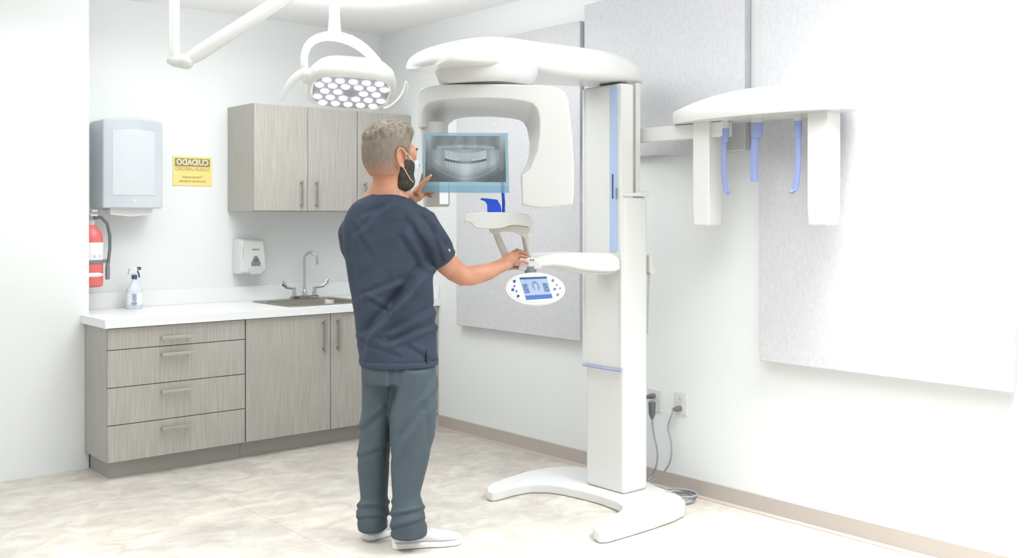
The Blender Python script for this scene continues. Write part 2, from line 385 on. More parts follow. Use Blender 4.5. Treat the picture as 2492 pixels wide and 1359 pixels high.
# ------------------------------------------------------------------ wall things
def rbox(mb, x0, x1, yf, z0, z1, r, yback=-.001, bulge=0, n=5):     # rounded box against the back wall
    def ring(x0, x1, z0, z1, y, r):
        o = []
        for cx_, cz_, a0 in ((x1-r, z1-r, 0), (x0+r, z1-r, pi/2), (x0+r, z0+r, pi), (x1-r, z0+r, 1.5*pi)):
            for k in range(n+1): a = a0+pi/2*k/n; o.append(Vector((cx_+r*cos(a), y, cz_+r*sin(a))))
        return o
    e = min(.012, r)
    return mb.loft([ring(x0, x1, z0, z1, yback, r), ring(x0, x1, z0, z1, yf+e, r), ring(x0+e*.3, x1-e*.3, z0+e*.3, z1-e*.3, yf+e*.3, r), ring(x0+e, x1-e, z0+e, z1-e, yf, r*.8)])
td = thing('paper_towel_dispenser', (-1.75, -.1, 1.44), 'smoky grey paper towel dispenser on the wall above the spray bottle', 'paper towel dispenser')
DX0, DX1, DF = -1.945, -1.62, -.215
q0, q1 = on(1, DF, 250, 292), on(1, DF, 396, 508)
DX0, DX1 = q0.x, q1.x; DZ0, DZ1 = q1.z, on(1, DF, 396, 299).z
def bowed(x0, x1, zb0, zt0, yb_, yf_, bow, arch, n=24):      # box bowed forward in the middle, arched on top
    r_ = []
    for k in range(n+1):
        u = k/n; q = 1-(2*u-1)**2; x = x0+(x1-x0)*u; r_.append([Vector((x, yb_, zb0)), Vector((x, yf_-bow*q, zb0)), Vector((x, yf_-bow*q, zt0+arch*q)), Vector((x, yb_, zt0+arch*q))])
    return MB().loft(r_)
obj('cover', bowed(DX0, DX1, DZ0, DZ1, -.001, DF, .02, .018), M['smoke'], td, bevel=.010, seg=4)
obj('window', bowed(DX0+.05, DX1-.05, DZ0+.075, DZ1-.06, DF+.01, DF-.012, .0105, .012), M['smoke2'], td, bevel=.001, seg=1)
obj('lock', MB().lathe(((DX0+DX1)/2, DF-.012, DZ0+.045), [(.008, 0), (.008, .01), (0, .012)], 14, ax=(0, -1, 0)), M['white2'], td)
xm = (DX0+DX1)/2; a0, a1 = DX0+.055, DX1-.055
mb = MB().prism([(a0, -.17, DZ0+.02), (a1, -.17, DZ0+.02), (a1+.002, -.18, DZ0-.035), (xm, -.18, DZ0-.047), (a0-.002, -.18, DZ0-.035)],
                [(a0, -.173, DZ0+.02), (a1, -.173, DZ0+.02), (a1+.002, -.183, DZ0-.035), (xm, -.184, DZ0-.047), (a0-.002, -.183, DZ0-.035)])
mb.box(a0-.005, a1+.005, -.19, -.06, DZ0-.012, DZ0+.004)
obj('towel_sheet', mb, M['towel'], td)

sg = thing('warning_sign', (-1.39, -.002, 1.577), 'yellow caution sign with mirrored lettering, right of the towel dispenser', 'sign')
sx0_, sx1_, sz0, sz1 = -1.513, -1.262, 1.58, 1.762
obj('sign_plate', MB().box(sx0_, sx1_, -.004, -.0005, sz0, sz1), M['yellow'], sg, bevel=.001, seg=1)
obj('heading_band', MB().box(sx0_+.012, sx1_-.014, -.0052, -.004, sz1-.062, sz1-.012), M['ink'], sg)
mx_ = (sx0_+sx1_)/2-.001
mb = MB(); put_text(mb, 'CUIDADO', .05, (mx_, -.0056, sz1-.037), (1, 0, 0), (0, 0, 1), (0, -1, 0), True, .0012, .205)
obj('heading_text', mb, M['inkw'], sg)
for tx, sz_, zz, wd_ in (('CLASUA LABEOSEO', .03, .078, .222), ('Transpomesid', .022, .127, .13), ('aumenta imanea', .022, .152, .17)):
    mb = MB(); put_text(mb, tx, sz_, (mx_, -.0044, sz1-zz), (1, 0, 0), (0, 0, 1), (0, -1, 0), True, .0007, wd_); obj('text_line', mb, M['inkp'], sg)

sd = thing('soap_dispenser', (-.97, -.06, 1.01), 'white soap dispenser on the wall left of the tap', 'soap dispenser')
e0, e1 = on(1, -.11, 586, 582), on(1, -.11, 650, 668)
ax0, ax1, az0, az1 = e0.x, e1.x, e1.z, e0.z
mb = MB(); rings = []
for y_, k_ in ((-.001, 0), (-.06, 0), (-.1, .006), (-.11, .014)):
    rings.append([Vector(p) for p in ((ax0+k_-.004, y_, az0+.005+k_), (ax1-k_, y_, az0+.004+k_), (ax1+.003-k_, y_, az0+.06), (ax1-.002-k_, y_, az0+.13), (ax1-.012-k_, y_, az1-.005-k_), (ax0+.01+k_, y_, az1-k_), (ax0+k_, y_, az1-.01-k_), (ax0-.004+k_, y_, az0+.1))])
obj('dispenser_body', MB().loft(rings), M['white2'], sd, bevel=.006)
obj('side_slot', MB().box(ax0+.012, ax0+.018, -.1125, -.108, az0+.1, az0+.18), M['lgrey'], sd)
cxm = (ax0+ax1)/2+.012
tri = [(-.034, -.02), (-.028, -.032), (.028, -.032), (.034, -.02), (.02, .012), (.008, .03), (-.008, .03), (-.02, .012)]
obj('indicator', MB().prism([(cxm+x, -.1155, az0+.09+z) for x, z in tri], [(cxm+x, -.109, az0+.09+z) for x, z in tri]), M['mgrey'], sd, bevel=.003)
obj('indicator_lens', MB().lathe((cxm, -.115, az0+.092), [(.014, 0), (.012, .003), (0, .004)], 16, ax=(0, -1, 0)), M['dgrey'], sd)
pp = [(-.05, -.006), (-.035, -.02), (.035, -.02), (.05, -.006), (.05, .02), (.038, .034), (-.038, .034), (-.05, .02)]
obj('push_bar', MB().prism([(cxm+x, -.122, az0+.02+z) for x, z in pp], [(cxm+x, -.09, az0+.02+z) for x, z in pp]), M['lgrey'], sd, bevel=.006)
mb = MB(); put_text(mb, 'mecor', .016, (cxm, -.1112, az0+.162), (1, 0, 0), (0, 0, 1), (0, -1, 0), False, .0006, .052)
obj('lettering', mb, M['mgrey'], sd)

# fire extinguisher (back wall, partly behind the wall corner)
ec = on(1, -.14, 226, 610); ex = ec.x-.012; ey = -.14
zb_, zt_ = on(1, -.14, 236, 698).z, on(1, -.14, 236, 548).z
fe = thing('fire_extinguisher', (ex, ey, zb_), 'red fire extinguisher on the wall behind the counter\'s left end', 'fire extinguisher')
R_ = .066; hh = zt_-zb_
obj('cylinder', MB().lathe((ex, ey, zb_), [(R_*.85, 0), (R_, .01), (R_, hh*.78), (R_*.9, hh*.88), (R_*.5, hh*.97), (.025, hh)], 32), M['red'], fe)
obj('label', MB().lathe((ex, ey, zb_+hh*.42), [(R_+.0008, 0), (R_+.0008, hh*.3)], 32), M['towel'], fe)
mb = MB()
for k in range(3): mb.ell((ex+(-.03+.03*k), ey-R_*cos((-.03+.03*k)/R_)-.001, zb_+hh*.5), (.007, 0, 0), (0, .003, 0), (0, 0, .01), 10, 6)
obj('label_icons', mb, M['lgrey'], fe)
obj('badge', MB().ell((ex, ey-R_+.004, zb_+hh*.2), (.05, 0, 0), (0, .008, 0), (0, 0, .014), 20, 10), M['towel'], fe)
obj('valve', MB().lathe((ex, ey, zb_+hh-.002), [(.022, 0), (.022, .03), (.016, .034), (.016, .06), (0, .062)], 16).box(ex-.02, ex+.02, ey-.06, ey+.02, zb_+hh+.05, zb_+hh+.062).box(ex-.016, ex+.016, ey-.07, ey+.01, zb_+hh+.075, zb_+hh+.085), M['lgrey'], fe, bevel=.002)
hp = [(ex+.015, ey-.01, zb_+hh+.04), (ex+.05, ey-.02, zb_+hh+.045), (ex+.085, ey-.02, zb_+hh+.01), (ex+.1, ey-.02, zb_+hh-.06), (ex+.1, ey-.02, zb_+hh-.14), (ex+.088, ey-.02, zb_+hh-.24)]
obj('hose', MB().tube(hp, .009, 12), M['dgrey'], fe)
obj('nozzle', MB().lathe((ex+.088, ey-.02, zb_+.04), [(.012, 0), (.013, .06), (.009, .1)], 14), M['mgrey'], fe)
obj('bracket_strap', MB().lathe((ex, ey, zb_+hh*.38), [(R_+.001, 0), (R_+.004, .001), (R_+.004, .02), (R_+.001, .021)], 32).box(ex+R_, ex+R_+.03, ey-.02, ey+.01, zb_+hh*.38, zb_+hh*.38+.021).box(ex-.03, ex+.03, ey+R_-.002, -.0005, zb_+hh*.3, zb_+hh*.5), M['mgrey'], fe)

# spray bottle
sb = on(2, cz1, 327, 752); sb = Vector((sb.x, min(sb.y, -.10), cz1))
sb = Vector((on(1, -.12, 327, 700).x, -.12, cz1))
sp = thing('spray_bottle', sb, 'clear spray bottle with blue and white trigger head on the worktop', 'spray bottle')
def elr(z_, a_, b_, n=28): return [sb+Vector((a_*cos(2*pi*k/n), b_*sin(2*pi*k/n), z_)) for k in range(n)]
obj('bottle_body', MB().loft([elr(0, .042, .03), elr(.006, .047, .034), elr(.1, .047, .034), elr(.115, .045, .032), elr(.14, .03, .024), elr(.165, .014, .013), elr(.18, .013, .013)]), M['bottle'], sp)
obj('label', MB().loft([elr(.025, .0475, .0345), elr(.095, .0475, .0345)], False, False), M['towel'], sp)
mb = MB(); f3 = Vector((-VV.x, -VV.y, 0))
for k_, (zz, ww) in enumerate(((.088, .03), (.076, .026), (.064, .028), (.052, .024))):
    c = sb+f3*.0355+RV*.012+UP*zz; mb.obox(c, RV*ww*.5, UP*.0018, f3*.0045)
mb.obox(sb+f3*.036+RV*.012+UP*.034, RV*.016, UP*.006, f3*.0045)
obj('label_print', mb, M['lblue'], sp)
obj('collar', MB().lathe(sb+UP*.175, [(.016, 0), (.016, .022), (.012, .024)], 18), M['btn'], sp)
th = MB().obox(sb+Vector((-.01, 0, .222)), (.024, 0, 0), (0, .011, 0), (.004, 0, .018))
obj('trigger_head', th, M['white2'], sp, bevel=.005)
obj('trigger', MB().tube([sb+Vector((.014, 0, .228)), sb+Vector((.024, 0, .21)), sb+Vector((.03, 0, .182))], (.006, .004, .004) and .005, 8).obox(sb+Vector((.026, 0, .236)), (.011, 0, 0), (0, .009, 0), (0, 0, .009)), M['btn'], sp, bevel=.002)

# sockets and cords on the right wall
def socket(px0, px1, py0, py1, label):
    a = on(0, -.004, px0, py0); b_ = on(0, -.004, px1, py1)
    y0, y1 = b_.y, a.y; z0, z1 = b_.z, a.z-.005
    t = thing('wall_socket', (-.003, (y0+y1)/2, z0), label, 'wall socket', 'white sockets behind the machine')
    obj('cover_plate', MB().box(-.006, -.0005, y0, y1, z0, z1), M['white2'], t, bevel=.002)
    for f in (.3, .72):
        zc = z0+(z1-z0)*f; mb = MB().lathe((-.006, (y0+y1)/2, zc), [(.016, 0), (.016, .002), (0, .0025)], 20, ax=(-1, 0, 0))
        rc = obj('receptacle', mb, M['off'], t)
        obj('slots', MB().box(-.0095, -.008, (y0+y1)/2-.008, (y0+y1)/2-.006, zc-.004, zc+.004).box(-.0095, -.008, (y0+y1)/2+.006, (y0+y1)/2+.008, zc-.004, zc+.004), M['mgrey'], rc)
    return (y0+y1)/2, z0, z1
s1 = socket(1578, 1609, 943, 1005, 'white wall socket nearer the column, with two dark plugs in it')
s2 = socket(1643, 1672, 951, 1013, 'white wall socket farther right, with one grey plug in it')
def cord(plug, path, label, r=.0045, fat=False):
    P = [Vector(p) for p in path]
    t = thing('power_cord', (P[-1].x, P[-1].y, 0.0), label, 'power cord')
    t.location = (P[0].x, P[0].y, min(p.z for p in P)-r)
    # smooth path
    Q = []
    for i in range(len(P)-1):
        p0, p1, p2, p3 = P[max(i-1, 0)], P[i], P[i+1], P[min(i+2, len(P)-1)]
        for k in range(8):
            s = k/8; Q.append(.5*((2*p1)+(p2-p0)*s+(2*p0-5*p1+4*p2-p3)*s*s+(3*p1-p0-3*p2+p3)*s**3))
    Q.append(P[-1])
    obj('cable', MB().tube(Q, r, 10), M['cord'], t)
    d = (P[1]-P[0]).normalized()
    if fat:
        obj('plug', MB().tube([P[0]+Vector((0, 0, .035)), P[0]+Vector((0, 0, .03)), P[0]-Vector((0, 0, .03)), P[0]-Vector((0, 0, .055))], [(.012, .012), (.02, .017), (.018, .015), (.007, .007)], 16, ref=(1, 0, 0)), M['dgrey'], t)
    else:
        obj('plug', MB().tube([plug, plug+Vector((-.02, 0, 0)), plug+Vector((-.03, .01, -.003)), P[0]+d*.012], [.013, .014, .011, .006], 12), M['dgrey'], t)
    return t
y1_, z10, z11 = s1; zc = z10+(z11-z10)*.72
a = Vector((-.012, y1_, zc))
cord(a, [(-.045, y1_+.03, zc-.005), (-.06, y1_+.06, zc-.05), (-.06, y1_+.07, zc-.15), (-.06, y1_+.07, .15), (-.07, y1_+.06, .012), (-.1, y1_+.02, .006), (-.12, y1_-.05, .006)], 'grey power cord from the upper outlet of the nearer socket, hidden behind the column')
zc = z10+(z11-z10)*.3
g = on(0, -.05, 1587, 990)
def w0(px, py, x=-.06): return tuple(on(0, x, px, py))
cord(None, [w0(1587, 994), w0(1588, 1030), w0(1592, 1060), w0(1600, 1100), w0(1597, 1135), w0(1585, 1160), w0(1575, 1172, -.1)], 'thick dark adapter plug with cord hanging from the socket nearest the column', fat=True)
y2_, z20, z21 = s2; zc = z20+(z21-z20)*.3
cord(Vector((-.012, y2_, zc)), [(-.045, y2_+.02, zc-.002), w0(1636, 1006), w0(1626, 1040), w0(1634, 1080), w0(1632, 1120), w0(1615, 1150), w0(1585, 1176, -.1)], 'grey power cord curving down from the farther right socket')
# coil on the floor
P = []
for k in range(70):
    a_ = k*.32; rr_ = .075+.006*sin(k*.7); P.append(Vector((-.13+rr_*.9*cos(a_), -2.86+rr_*sin(a_), .006+.0006*k)))
cl = MB().tube(P, .005, 8); o = obj('cable_coil', cl, M['cord']); tag(o, 'grey coil of cable lying on the floor behind the machine base', 'cable')

# ------------------------------------------------------------------ panoramic x-ray machine
YN, YFar, XF = -2.724, -2.466, -.406
yc = -2.595
xm_ = thing('panoramic_xray_machine', (-.35, yc, 0), 'large white panoramic dental x-ray machine on a two-footed base, right of the man', 'x-ray machine')
foot = [(1183,1186),(1192,1177),(1225,1165),(1280,1147),(1335,1137),(1380,1134),(1425,1137),(1500,1150),(1578,1173),(1600,1184),(1635,1196),(1658,1207),(1669,1220),(1664,1234),(1640,1246),(1590,1263),(1530,1281),(1480,1295),(1457,1296),(1444,1287),(1446,1276),(1468,1263),(1496,1250),(1511,1241),(1514,1231),(1503,1221),(1465,1206),(1420,1194),(1370,1183),(1330,1178),(1290,1178),(1250,1185),(1215,1195),(1197,1198),(1185,1194)]
zb = .05
top = [on(2, zb, *p) for p in foot]
top = [Vector((min(p.x, -.03), p.y, p.z)) for p in top]
cen = sum(top, Vector())/len(top)
obj('base_foot_frame', MB().prism([Vector((p.x, p.y, 0)) for p in top], top), M['white'], xm_, bevel=.012, seg=4)
ZH = 1.485
mb = MB().box(XF+.012, -.222, YN-.006, YFar, .048, ZH)
bc = obj('base_column', mb, M['white2'], xm_, bevel=.02, seg=4)
mb = MB().loft([[Vector(p) for p in ((-.395, YN-.01, ZH), (-.215, YN-.01, ZH), (-.215, YFar, ZH), (-.395, YFar, ZH))],
                [Vector(p) for p in ((-.395, YN-.01, ZH+.012), (-.215, YN-.01, ZH+.028), (-.215, YFar, ZH+.028), (-.395, YFar, ZH+.012))]])
obj('column_cap', mb, M['white'], xm_, bevel=.006)
obj('emergency_button', MB().lathe((-.235, -2.66, ZH+.02), [(.012, 0), (.012, .012), (.015, .014), (.015, .03), (.011, .034), (0, .035)], 20), M['redbtn'], xm_)
sl = obj('sliding_column', MB().box(XF, -.315, YN, YFar, .650, 2.03), M['white'], xm_, bevel=.012, seg=3)
ys0, ys1 = on(0, XF, 1485, 300).y, on(0, XF, 1503, 300).y
obj('side_lip', MB().box(XF-.004, XF+.01, YFar-.012, YFar+.006, .66, 2.02).box(XF-.004, XF+.01, YN-.004, YN+.012, .66, 2.02), M['white2'], sl, bevel=.003)
bs = obj('blue_scale_strip', MB().box(XF-.0035, XF+.002, ys1, ys0, 1.22, 2.02), M['strip'], xm_)
q1_ = on(0, XF-.004, 1491, 424); q2_ = on(0, XF-.004, 1491, 484)
obj('slot', MB().box(XF-.0045, XF-.003, q1_.y-.005, q1_.y+.005, q2_.z, q1_.z), M['btn'], bs)
q1_ = on(0, XF-.006, 1500, 470)
obj('latch', MB().box(XF-.008, XF-.003, q1_.y-.004, q1_.y+.004, q1_.z-.03, q1_.z+.025), M['mgrey'], bs, bevel=.001)
obj('guide_rail', MB().box(-.296, -.266, YN+.004, YN+.03, ZH, 2.04).box(-.316, -.29, YN+.05, YFar-.02, ZH, 2.04), M['off'], xm_, bevel=.003)
bt = [(XF-.006-.008*(1-(2*k/10-1)**2), YN+(YFar-YN)*k/10, .648) for k in range(11)]
obj('blue_trim', MB().tube(bt, (.005), 8), M['rodblue'], xm_)
obj('side_knob', MB().lathe((XF+.01, YFar+.0, on(0, XF, 1421, 488).z), [(.008, 0), (.010, .006), (.008, .014), (0, .016)], 14, ax=(-.3, .95, 0)), M['white2'], xm_)
# overhead support
def zat(px, py, y): return on(1, y, px, py).z
ST = [(1060,168,186,.03),(1064,155,194,.09),(1074,140,186,.14),(1092,124,172,.185),(1125,110,160,.21),(1170,100,155,.22),(1220,97,155,.22),(1265,101,161,.21),(1300,106,172,.20),(1350,111,183,.18),(1410,118,190,.165),(1470,125,193,.16),(1515,134,196,.158),(1542,147,199,.15),(1556,165,203,.135),(1562,182,206,.11)]
rings = []
for px, pt, pb, w in ST:
    x = on(1, yc-w*.6, px, 200).x; ym = yc+.03
    zb_2 = zat(px, pb, ym-w)
    if px < 1300: zb_2 = max(zb_2, zat(1200, 156, yc+.03-.22)-.004)
    zt_2 = max(zat(px, pt, ym-.04), zb_2+.01)
    r = []
    for k in range(15):
        a = pi*k/14; ca, sa = cos(a), sin(a)
        r.append(Vector((x, ym+w*math.copysign(abs(ca)**.55, ca), zb_2+(zt_2-zb_2)*sa**.62)))
    for k in range(1, 6): r.append(Vector((x, ym-w+2*w*k/6, zb_2-.0)))
    rings.append(r)
obj('overhead_arm', MB().loft(rings), M['white'], xm_, sub=1)
uc = on(1, yc+.03, 1185, 200); uz0 = zat(1187, 206, yc)
obj('underside_plate', MB().loft([[Vector((x, yc+.03+s*w, z)) for s, w in ((-1, .14), (1, .14), (1, .13), (-1, .13))] for x, z in ((-.9, 2.045), (-.41, 2.03))]), M['white2'], xm_) if False else None
dk = obj('rotation_housing', MB().lathe((uc.x, uc.y, uz0-.005), [(.03, .018), (.11, .012), (.15, .0), (.195, .0), (.214, .014), (.228, .05), (.234, .09), (.222, .14)], 48), M['white2'], xm_)
# rotating arm
def Yf(px): return 4.47-.0007*(px-1020)
DP = .30
outer = [(1018,311),(1015,262),(1016,230),(1023,217),(1040,210.5),(1075,206),(1120,204),(1240,205),(1335,209),(1360,214),(1376,226),(1383,245),(1392,330),(1397,400),(1396.5,470),(1393,498),(1350,504),(1320,507),(1292,503),(1271,497)]
inn = [((1024,311),(1089,311)),((1025,280),(1092,306)),((1030,262),(1097,300)),((1042,251),(1106,293)),((1065,244.5),(1118,289)),((1121,239),(1139,286)),((1192,239),(1192,285)),((1245,242),(1240,288.5)),((1278,247),(1262,293)),((1297,253),(1274,300)),((1308,265),(1281,312)),((1313,285),(1285,328)),((1314,321),(1288,350)),((1308,367),(1287,376)),((1291,412),(1280,402)),((1270,428),(1266,424))]
fo = [W(x, y, Yf(x)) for x, y in outer]; fi = [W(a[0], a[1], Yf(a[0])) for a, b in inn]
ro = [p+VV*DP for p in fo]; ri = [W(b[0], b[1], Yf(b[0])+DP) for a, b in inn]
obj('rotating_arm', MB().prism(fo+fi[::-1], ro+ri[::-1]), M['white'], xm_, bevel=.014, seg=4)
# left (sensor) column of the rotating arm
mb = MB(); c0 = W(1058, 311, 4.62)
def tubering(cx, py, rx, ry, Y, n=28): 
    c = W(cx, py, Y); return [c+RV*(rx*cos(2*pi*k/n))+VV*(ry*sin(2*pi*k/n)) for k in range(n)]
mb.loft([tubering(1057, 300, .062, .09, 4.6), tubering(1057, 318, .062, .09, 4.6), tubering(1059, 400, .060, .088, 4.6), tubering(1062, 500, .058, .085, 4.6), tubering(1062, 504, .054, .08, 4.6)])
sc = obj('sensor_column', mb, M['off'], xm_, ang=30)
obj('sensor_box', MB().prism([W(x, y, 4.49) for x, y in ((1035, 437), (1094, 437), (1094, 503), (1037, 501))], [W(x, y, 4.66) for x, y in ((1035, 437), (1092, 437), (1092, 500), (1037, 499))]), M['off'], sc, bevel=.006)
obj('white_face', MB().prism([W(x, y, 4.488) for x, y in ((1069, 443), (1091, 443), (1091, 497), (1070, 497))], [W(x, y, 4.495) for x, y in ((1069, 443), (1091, 443), (1091, 497), (1070, 497))]), M['glow'], sc)  # bright rectangle on the sensor box, glowing by its material alone
# patient support
Ys = 4.42
tbl = [(1130,532),(1133,523),(1143,519.5),(1175,517),(1215,516.5),(1255,518),(1282,522),(1291,527),(1296,537),(1298,556),(1292,559),(1280,548),(1262,546),(1240,549),(1218,556),(1200,558),(1160,557),(1154,553),(1148,545),(1140,541),(1128,541)]
ct = obj('chin_rest_table', MB().prism([W(x, y, Ys) for x, y in tbl], [W(x, y, Ys+.2) for x, y in [(1246+(a-1246)*.99, b if b < 545 else min(b, 545)) for a, b in tbl]]), M['white'], xm_, bevel=.01, seg=4)
obj('table_bracket', MB().prism([W(x, y, Ys+.05) for x, y in ((1188,552),(1255,548),(1290,552),(1292,566),(1276,580),(1264,572),(1250,565),(1225,564),(1204,572),(1192,566))], [W(x, y, Ys+.15) for x, y in ((1188,552),(1255,548),(1290,552),(1292,566),(1276,580),(1264,572),(1250,565),(1225,564),(1204,572),(1192,566))]), M['off'], xm_, bevel=.006)
obj('support_post', MB().tube([W(1206, 566, 4.52), W(1218, 595, 4.53), W(1230, 622, 4.54), W(1246, 655, 4.55)], [(.014, .018), (.016, .021), (.016, .022), (.018, .022)], 14, ref=RV), M['off'], xm_)
obj('support_post', MB().tube([W(1275, 566, 4.52), W(1280, 590, 4.53), W(1285, 615, 4.54), W(1290, 640, 4.55)], [(.015, .02), (.016, .022), (.017, .024), (.02, .026)], 14, ref=RV), M['off'], xm_)
hb = [(1262,645),(1272,634),(1284,627),(1302,627),(1316,637),(1318,651),(1312,656),(1270,660),(1262,657)]
hs = obj('hand_support', MB().prism([W(x, y, 4.42) for x, y in hb], [W(x, y+(-3 if y > 640 else 0), 4.60) for x, y in hb]), M['white'], xm_, bevel=.008)
for (x, y) in ((1292, 632), (1298, 632.5)):
    obj('touch_button', MB().ell(W(x, y+.6, 4.418), RV*.004, UP*.003, VV*.003, 10, 6), M['btn'], hs)
# support arm
sa = [(1300,634),(1312,626),(1335,620),(1380,617),(1440,616),(1490,617),(1509,628),(1511,640),(1511,658),(1498,662),(1460,662),(1420,658),(1385,650),(1350,647),(1320,650),(1303,653)]
sf = [on(1, YN-.012, x, y) for x, y in sa]; sr = [Vector((min(p.x, XF+.02), p.y+.20, p.z)) for p in sf]
sf = [Vector((min(p.x, XF+.01), p.y, p.z)) for p in sf]
obj('support_arm', MB().prism(sf, sr), M['white'], xm_, bevel=.012, seg=4)
ub = [(1375,650),(1400,662),(1440,668),(1480,669),(1506,662),(1506,650)]
sf = [on(1, YN+.03, x, y) for x, y in ub]; obj('arm_bracket', MB().prism([Vector((min(p.x, XF+.01), p.y, p.z)) for p in sf], [Vector((min(p.x, XF+.01), p.y+.12, p.z)) for p in sf]), M['off'], xm_, bevel=.006)
# blue chin guide and temple rod
bg = [(1168.7,484),(1175,482.3),(1187,483.5),(1209,486),(1212,490),(1217,497),(1220,508),(1221.5,518),(1186,518),(1185.5,499),(1182,492),(1175,488)]
obj('chin_guide', MB().prism([W(x, y, 4.45) for x, y in bg], [W(x, y, 4.50) for x, y in bg]), M['blue'], xm_, bevel=.004, label='bright blue chin guide')
obj('guide_lip', MB().tube([W(1170, 484.5, 4.475), W(1182, 487, 4.475), W(1196, 488, 4.475), W(1212, 490, 4.475)], .0045, 8), M['black'], xm_)
obj('temple_rod', MB().tube([W(1222, 432, 4.50), W(1223, 460, 4.50), W(1225.5, 490, 4.50), W(1225.5, 518, 4.50)], [(.0075, .006)]*4, 12), M['blue'], xm_, label='bright blue upright rod')
# control panel
PC = W(1302, 704, 4.37); pu = RV*1.0+UP*.03; pv = (UP*-1+RV*.16-VV*.12); pn = (-VV+UP*.12).normalized()
def pp_(a, b, d=0): return PC+pu*a+pv*b+pn*d
def oval(a, b, d, n=48): return [pp_(a*cos(2*pi*k/n), b*sin(2*pi*k/n)*(1), d) for k in range(n)]
cp_ = obj('control_panel', MB().loft([oval(.105, .052, -.034), oval(.124, .066, -.028), oval(.130, .071, -.012), oval(.130, .071, -.004), oval(.124, .066, .001), oval(.118, .061, 0)]), M['white'], xm_)
obj('keypad_film', MB().loft([oval(.115, .058, -.002), oval(.115, .058, .0012)]), M['lgrey'] if False else mat('keypad_film', (214, 220, 228), .4), cp_)
obj('panel_neck', MB().lathe(W(1291, 668, 4.44), [(.026, 0), (.026, .035)], 20), M['mgrey'], xm_)
def scr(u, v):
    base = (112, 146, 190)
    if v < .1: base = (58, 80, 122)
    elif v > .8: base = (70, 112, 178)
    else:
        base = (150+20*v, 176, 204)
        du, dv = (u-.5)/.11, (v-.42)/.2
        r = hypot(du, dv)
        if .68 < r < 1.15 and v < .5 or (.40 < u < .45 or .56 < u < .61) and .42 < v < .62: base = (108, 134, 164)
        for c_ in (.12, .86):
            if abs(u-c_) < .09 and .28 < v < .72:
                base = (78, 100, 142) if noise.noise(Vector((u*30, v*22, 3))) < .15 else (150, 178, 212)
    if v < .08 and u > .72 and noise.noise(Vector((u*60, 1, 2))) > 0: base = (170, 190, 215)
    return lin(base)+(1,)
sq = [W(1264, 676, 4.36), W(1330, 673.5, 4.36), W(1345, 726, 4.36), W(1281, 730.5, 4.36)]
sq = []
for (x, y) in ((1264, 676), (1330, 673.5), (1345, 726), (1281, 730.5)):
    d = W(x, y, 1)-CAM; t_ = ((PC+pn*.0022-CAM).dot(pn))/d.dot(pn); sq.append(CAM+d*t_)
grid('screen', sq, 60, 50, scr, vcmat('lcd_screen', emit=.1), cp_)
for i, (x, y) in enumerate(((1252,685),(1252,696.5),(1248,705.5),(1257,709),(1261,721),(1345.6,683),(1355,694),(1363,702),(1350,704),(1357.5,717.5))):
    d = W(x, y, 1)-CAM; c = CAM+d*(((PC+pn*.0018-CAM).dot(pn))/d.dot(pn)); r = .006 if i in (0, 2, 4, 5, 8, 9) else .0038
    obj('button', MB().lathe(c, [(r, 0), (r, .0012), (r*.55, .0014), (r*.5, .0006), (0, .0006)], 14, ax=pn), M['mgrey'] if i > 4 else M['btn'], cp_)
# exposure switch with coiled cord
hc = on(1, YN+.02, 1580, 640)
hs2 = obj('exposure_switch', MB().loft([[hc+Vector((x, y, z)) for x, y in ((-.014, -.018), (.014, -.018), (.014, .018), (-.014, .018))] for z in (-.05, .01, .04)]).obox(hc+Vector((.008, 0, -.035)), (.016, 0, 0), (0, .02, 0), (0, 0, .025)), M['off'], xm_, bevel=.006)
P = []; a0_ = hc+Vector((-.002, 0, -.055))
for k in range(420):
    z = k/420; P.append(a0_+Vector((-.012*z+.007*cos(k*.72)*(1-.5*z), .007*sin(k*.72)*(1-.5*z), -.30*z)))
obj('coiled_cord', MB().tube(P, .0016, 6), M['lgrey'], hs2)
# head-imaging (cephalometric) arm on the far right
XC = -.19
hcen = on(0, XC, 1700, 300)
def cy(px): return on(0, XC, px, 300).y
y_l, y_r = cy(1650)+0, cy(2085)
beam = MB().loft([[Vector((XC+sx*.03, y, z)) for sx, z in ((-1, 1.755), (1, 1.755), (1, 1.825), (-1, 1.825))] for y in (YN+.06, y_l-.3)])
obj('side_beam', beam, M['white2'], xm_, bevel=.006)
hr = []
N_ = 16
for k in range(N_+1):
    s = k/N_; y = y_l+(y_r-y_l)*s; e = min(1, sin(pi*min(max(s, .0), 1))**.35) if 0 < s < 1 else 0
    w = .16*max(e, .25 if s < .5 else .12); zt = 1.90+.055*sin(pi*min(1, s*1.15+.02))**.8 if s > .06 else 1.895
    zt = 1.895+.06*max(0, sin(pi*max(0, s-.06)/.98))
    r = []
    for j in range(11):
        a = pi*j/10; r.append(Vector((XC+w*math.copysign(abs(cos(a))**.5, cos(a)), y, 1.868+(zt-1.868)*sin(a)**.6)))
    r += [Vector((XC-w, y, 1.85)), Vector((XC-w*.94, y, 1.828)), Vector((XC, y, 1.826)), Vector((XC+w*.94, y, 1.828)), Vector((XC+w, y, 1.85))]
    hr.append(r)
ch = obj('side_imaging_head', MB().loft(hr), M['white'], xm_, ang=45)
def hang(name, px0, px1, pyb, mats, dx=.045, taper=.92, top=1.83):
    a, b_ = cy(px0), cy(px1); ym = (a+b_)/2; zb_ = on(0, XC, (px0+px1)/2, pyb).z; w = abs(a-b_)/2
    return obj(name, MB().loft([[Vector((XC+sx*dx*k_, ym+sy*w*k_, z)) for sx, sy in ((-1, -1), (1, -1), (1, 1), (-1, 1))] for z, k_ in ((zb_, taper), (zb_+.08, 1), (top, 1))]), mats, xm_, bevel=.006)
hang('hanging_sensor', 1702, 1742, 549, M['white2'], dx=.05)
hang('hanging_sensor', 1980, 2030, 549, M['white2'], dx=.05)
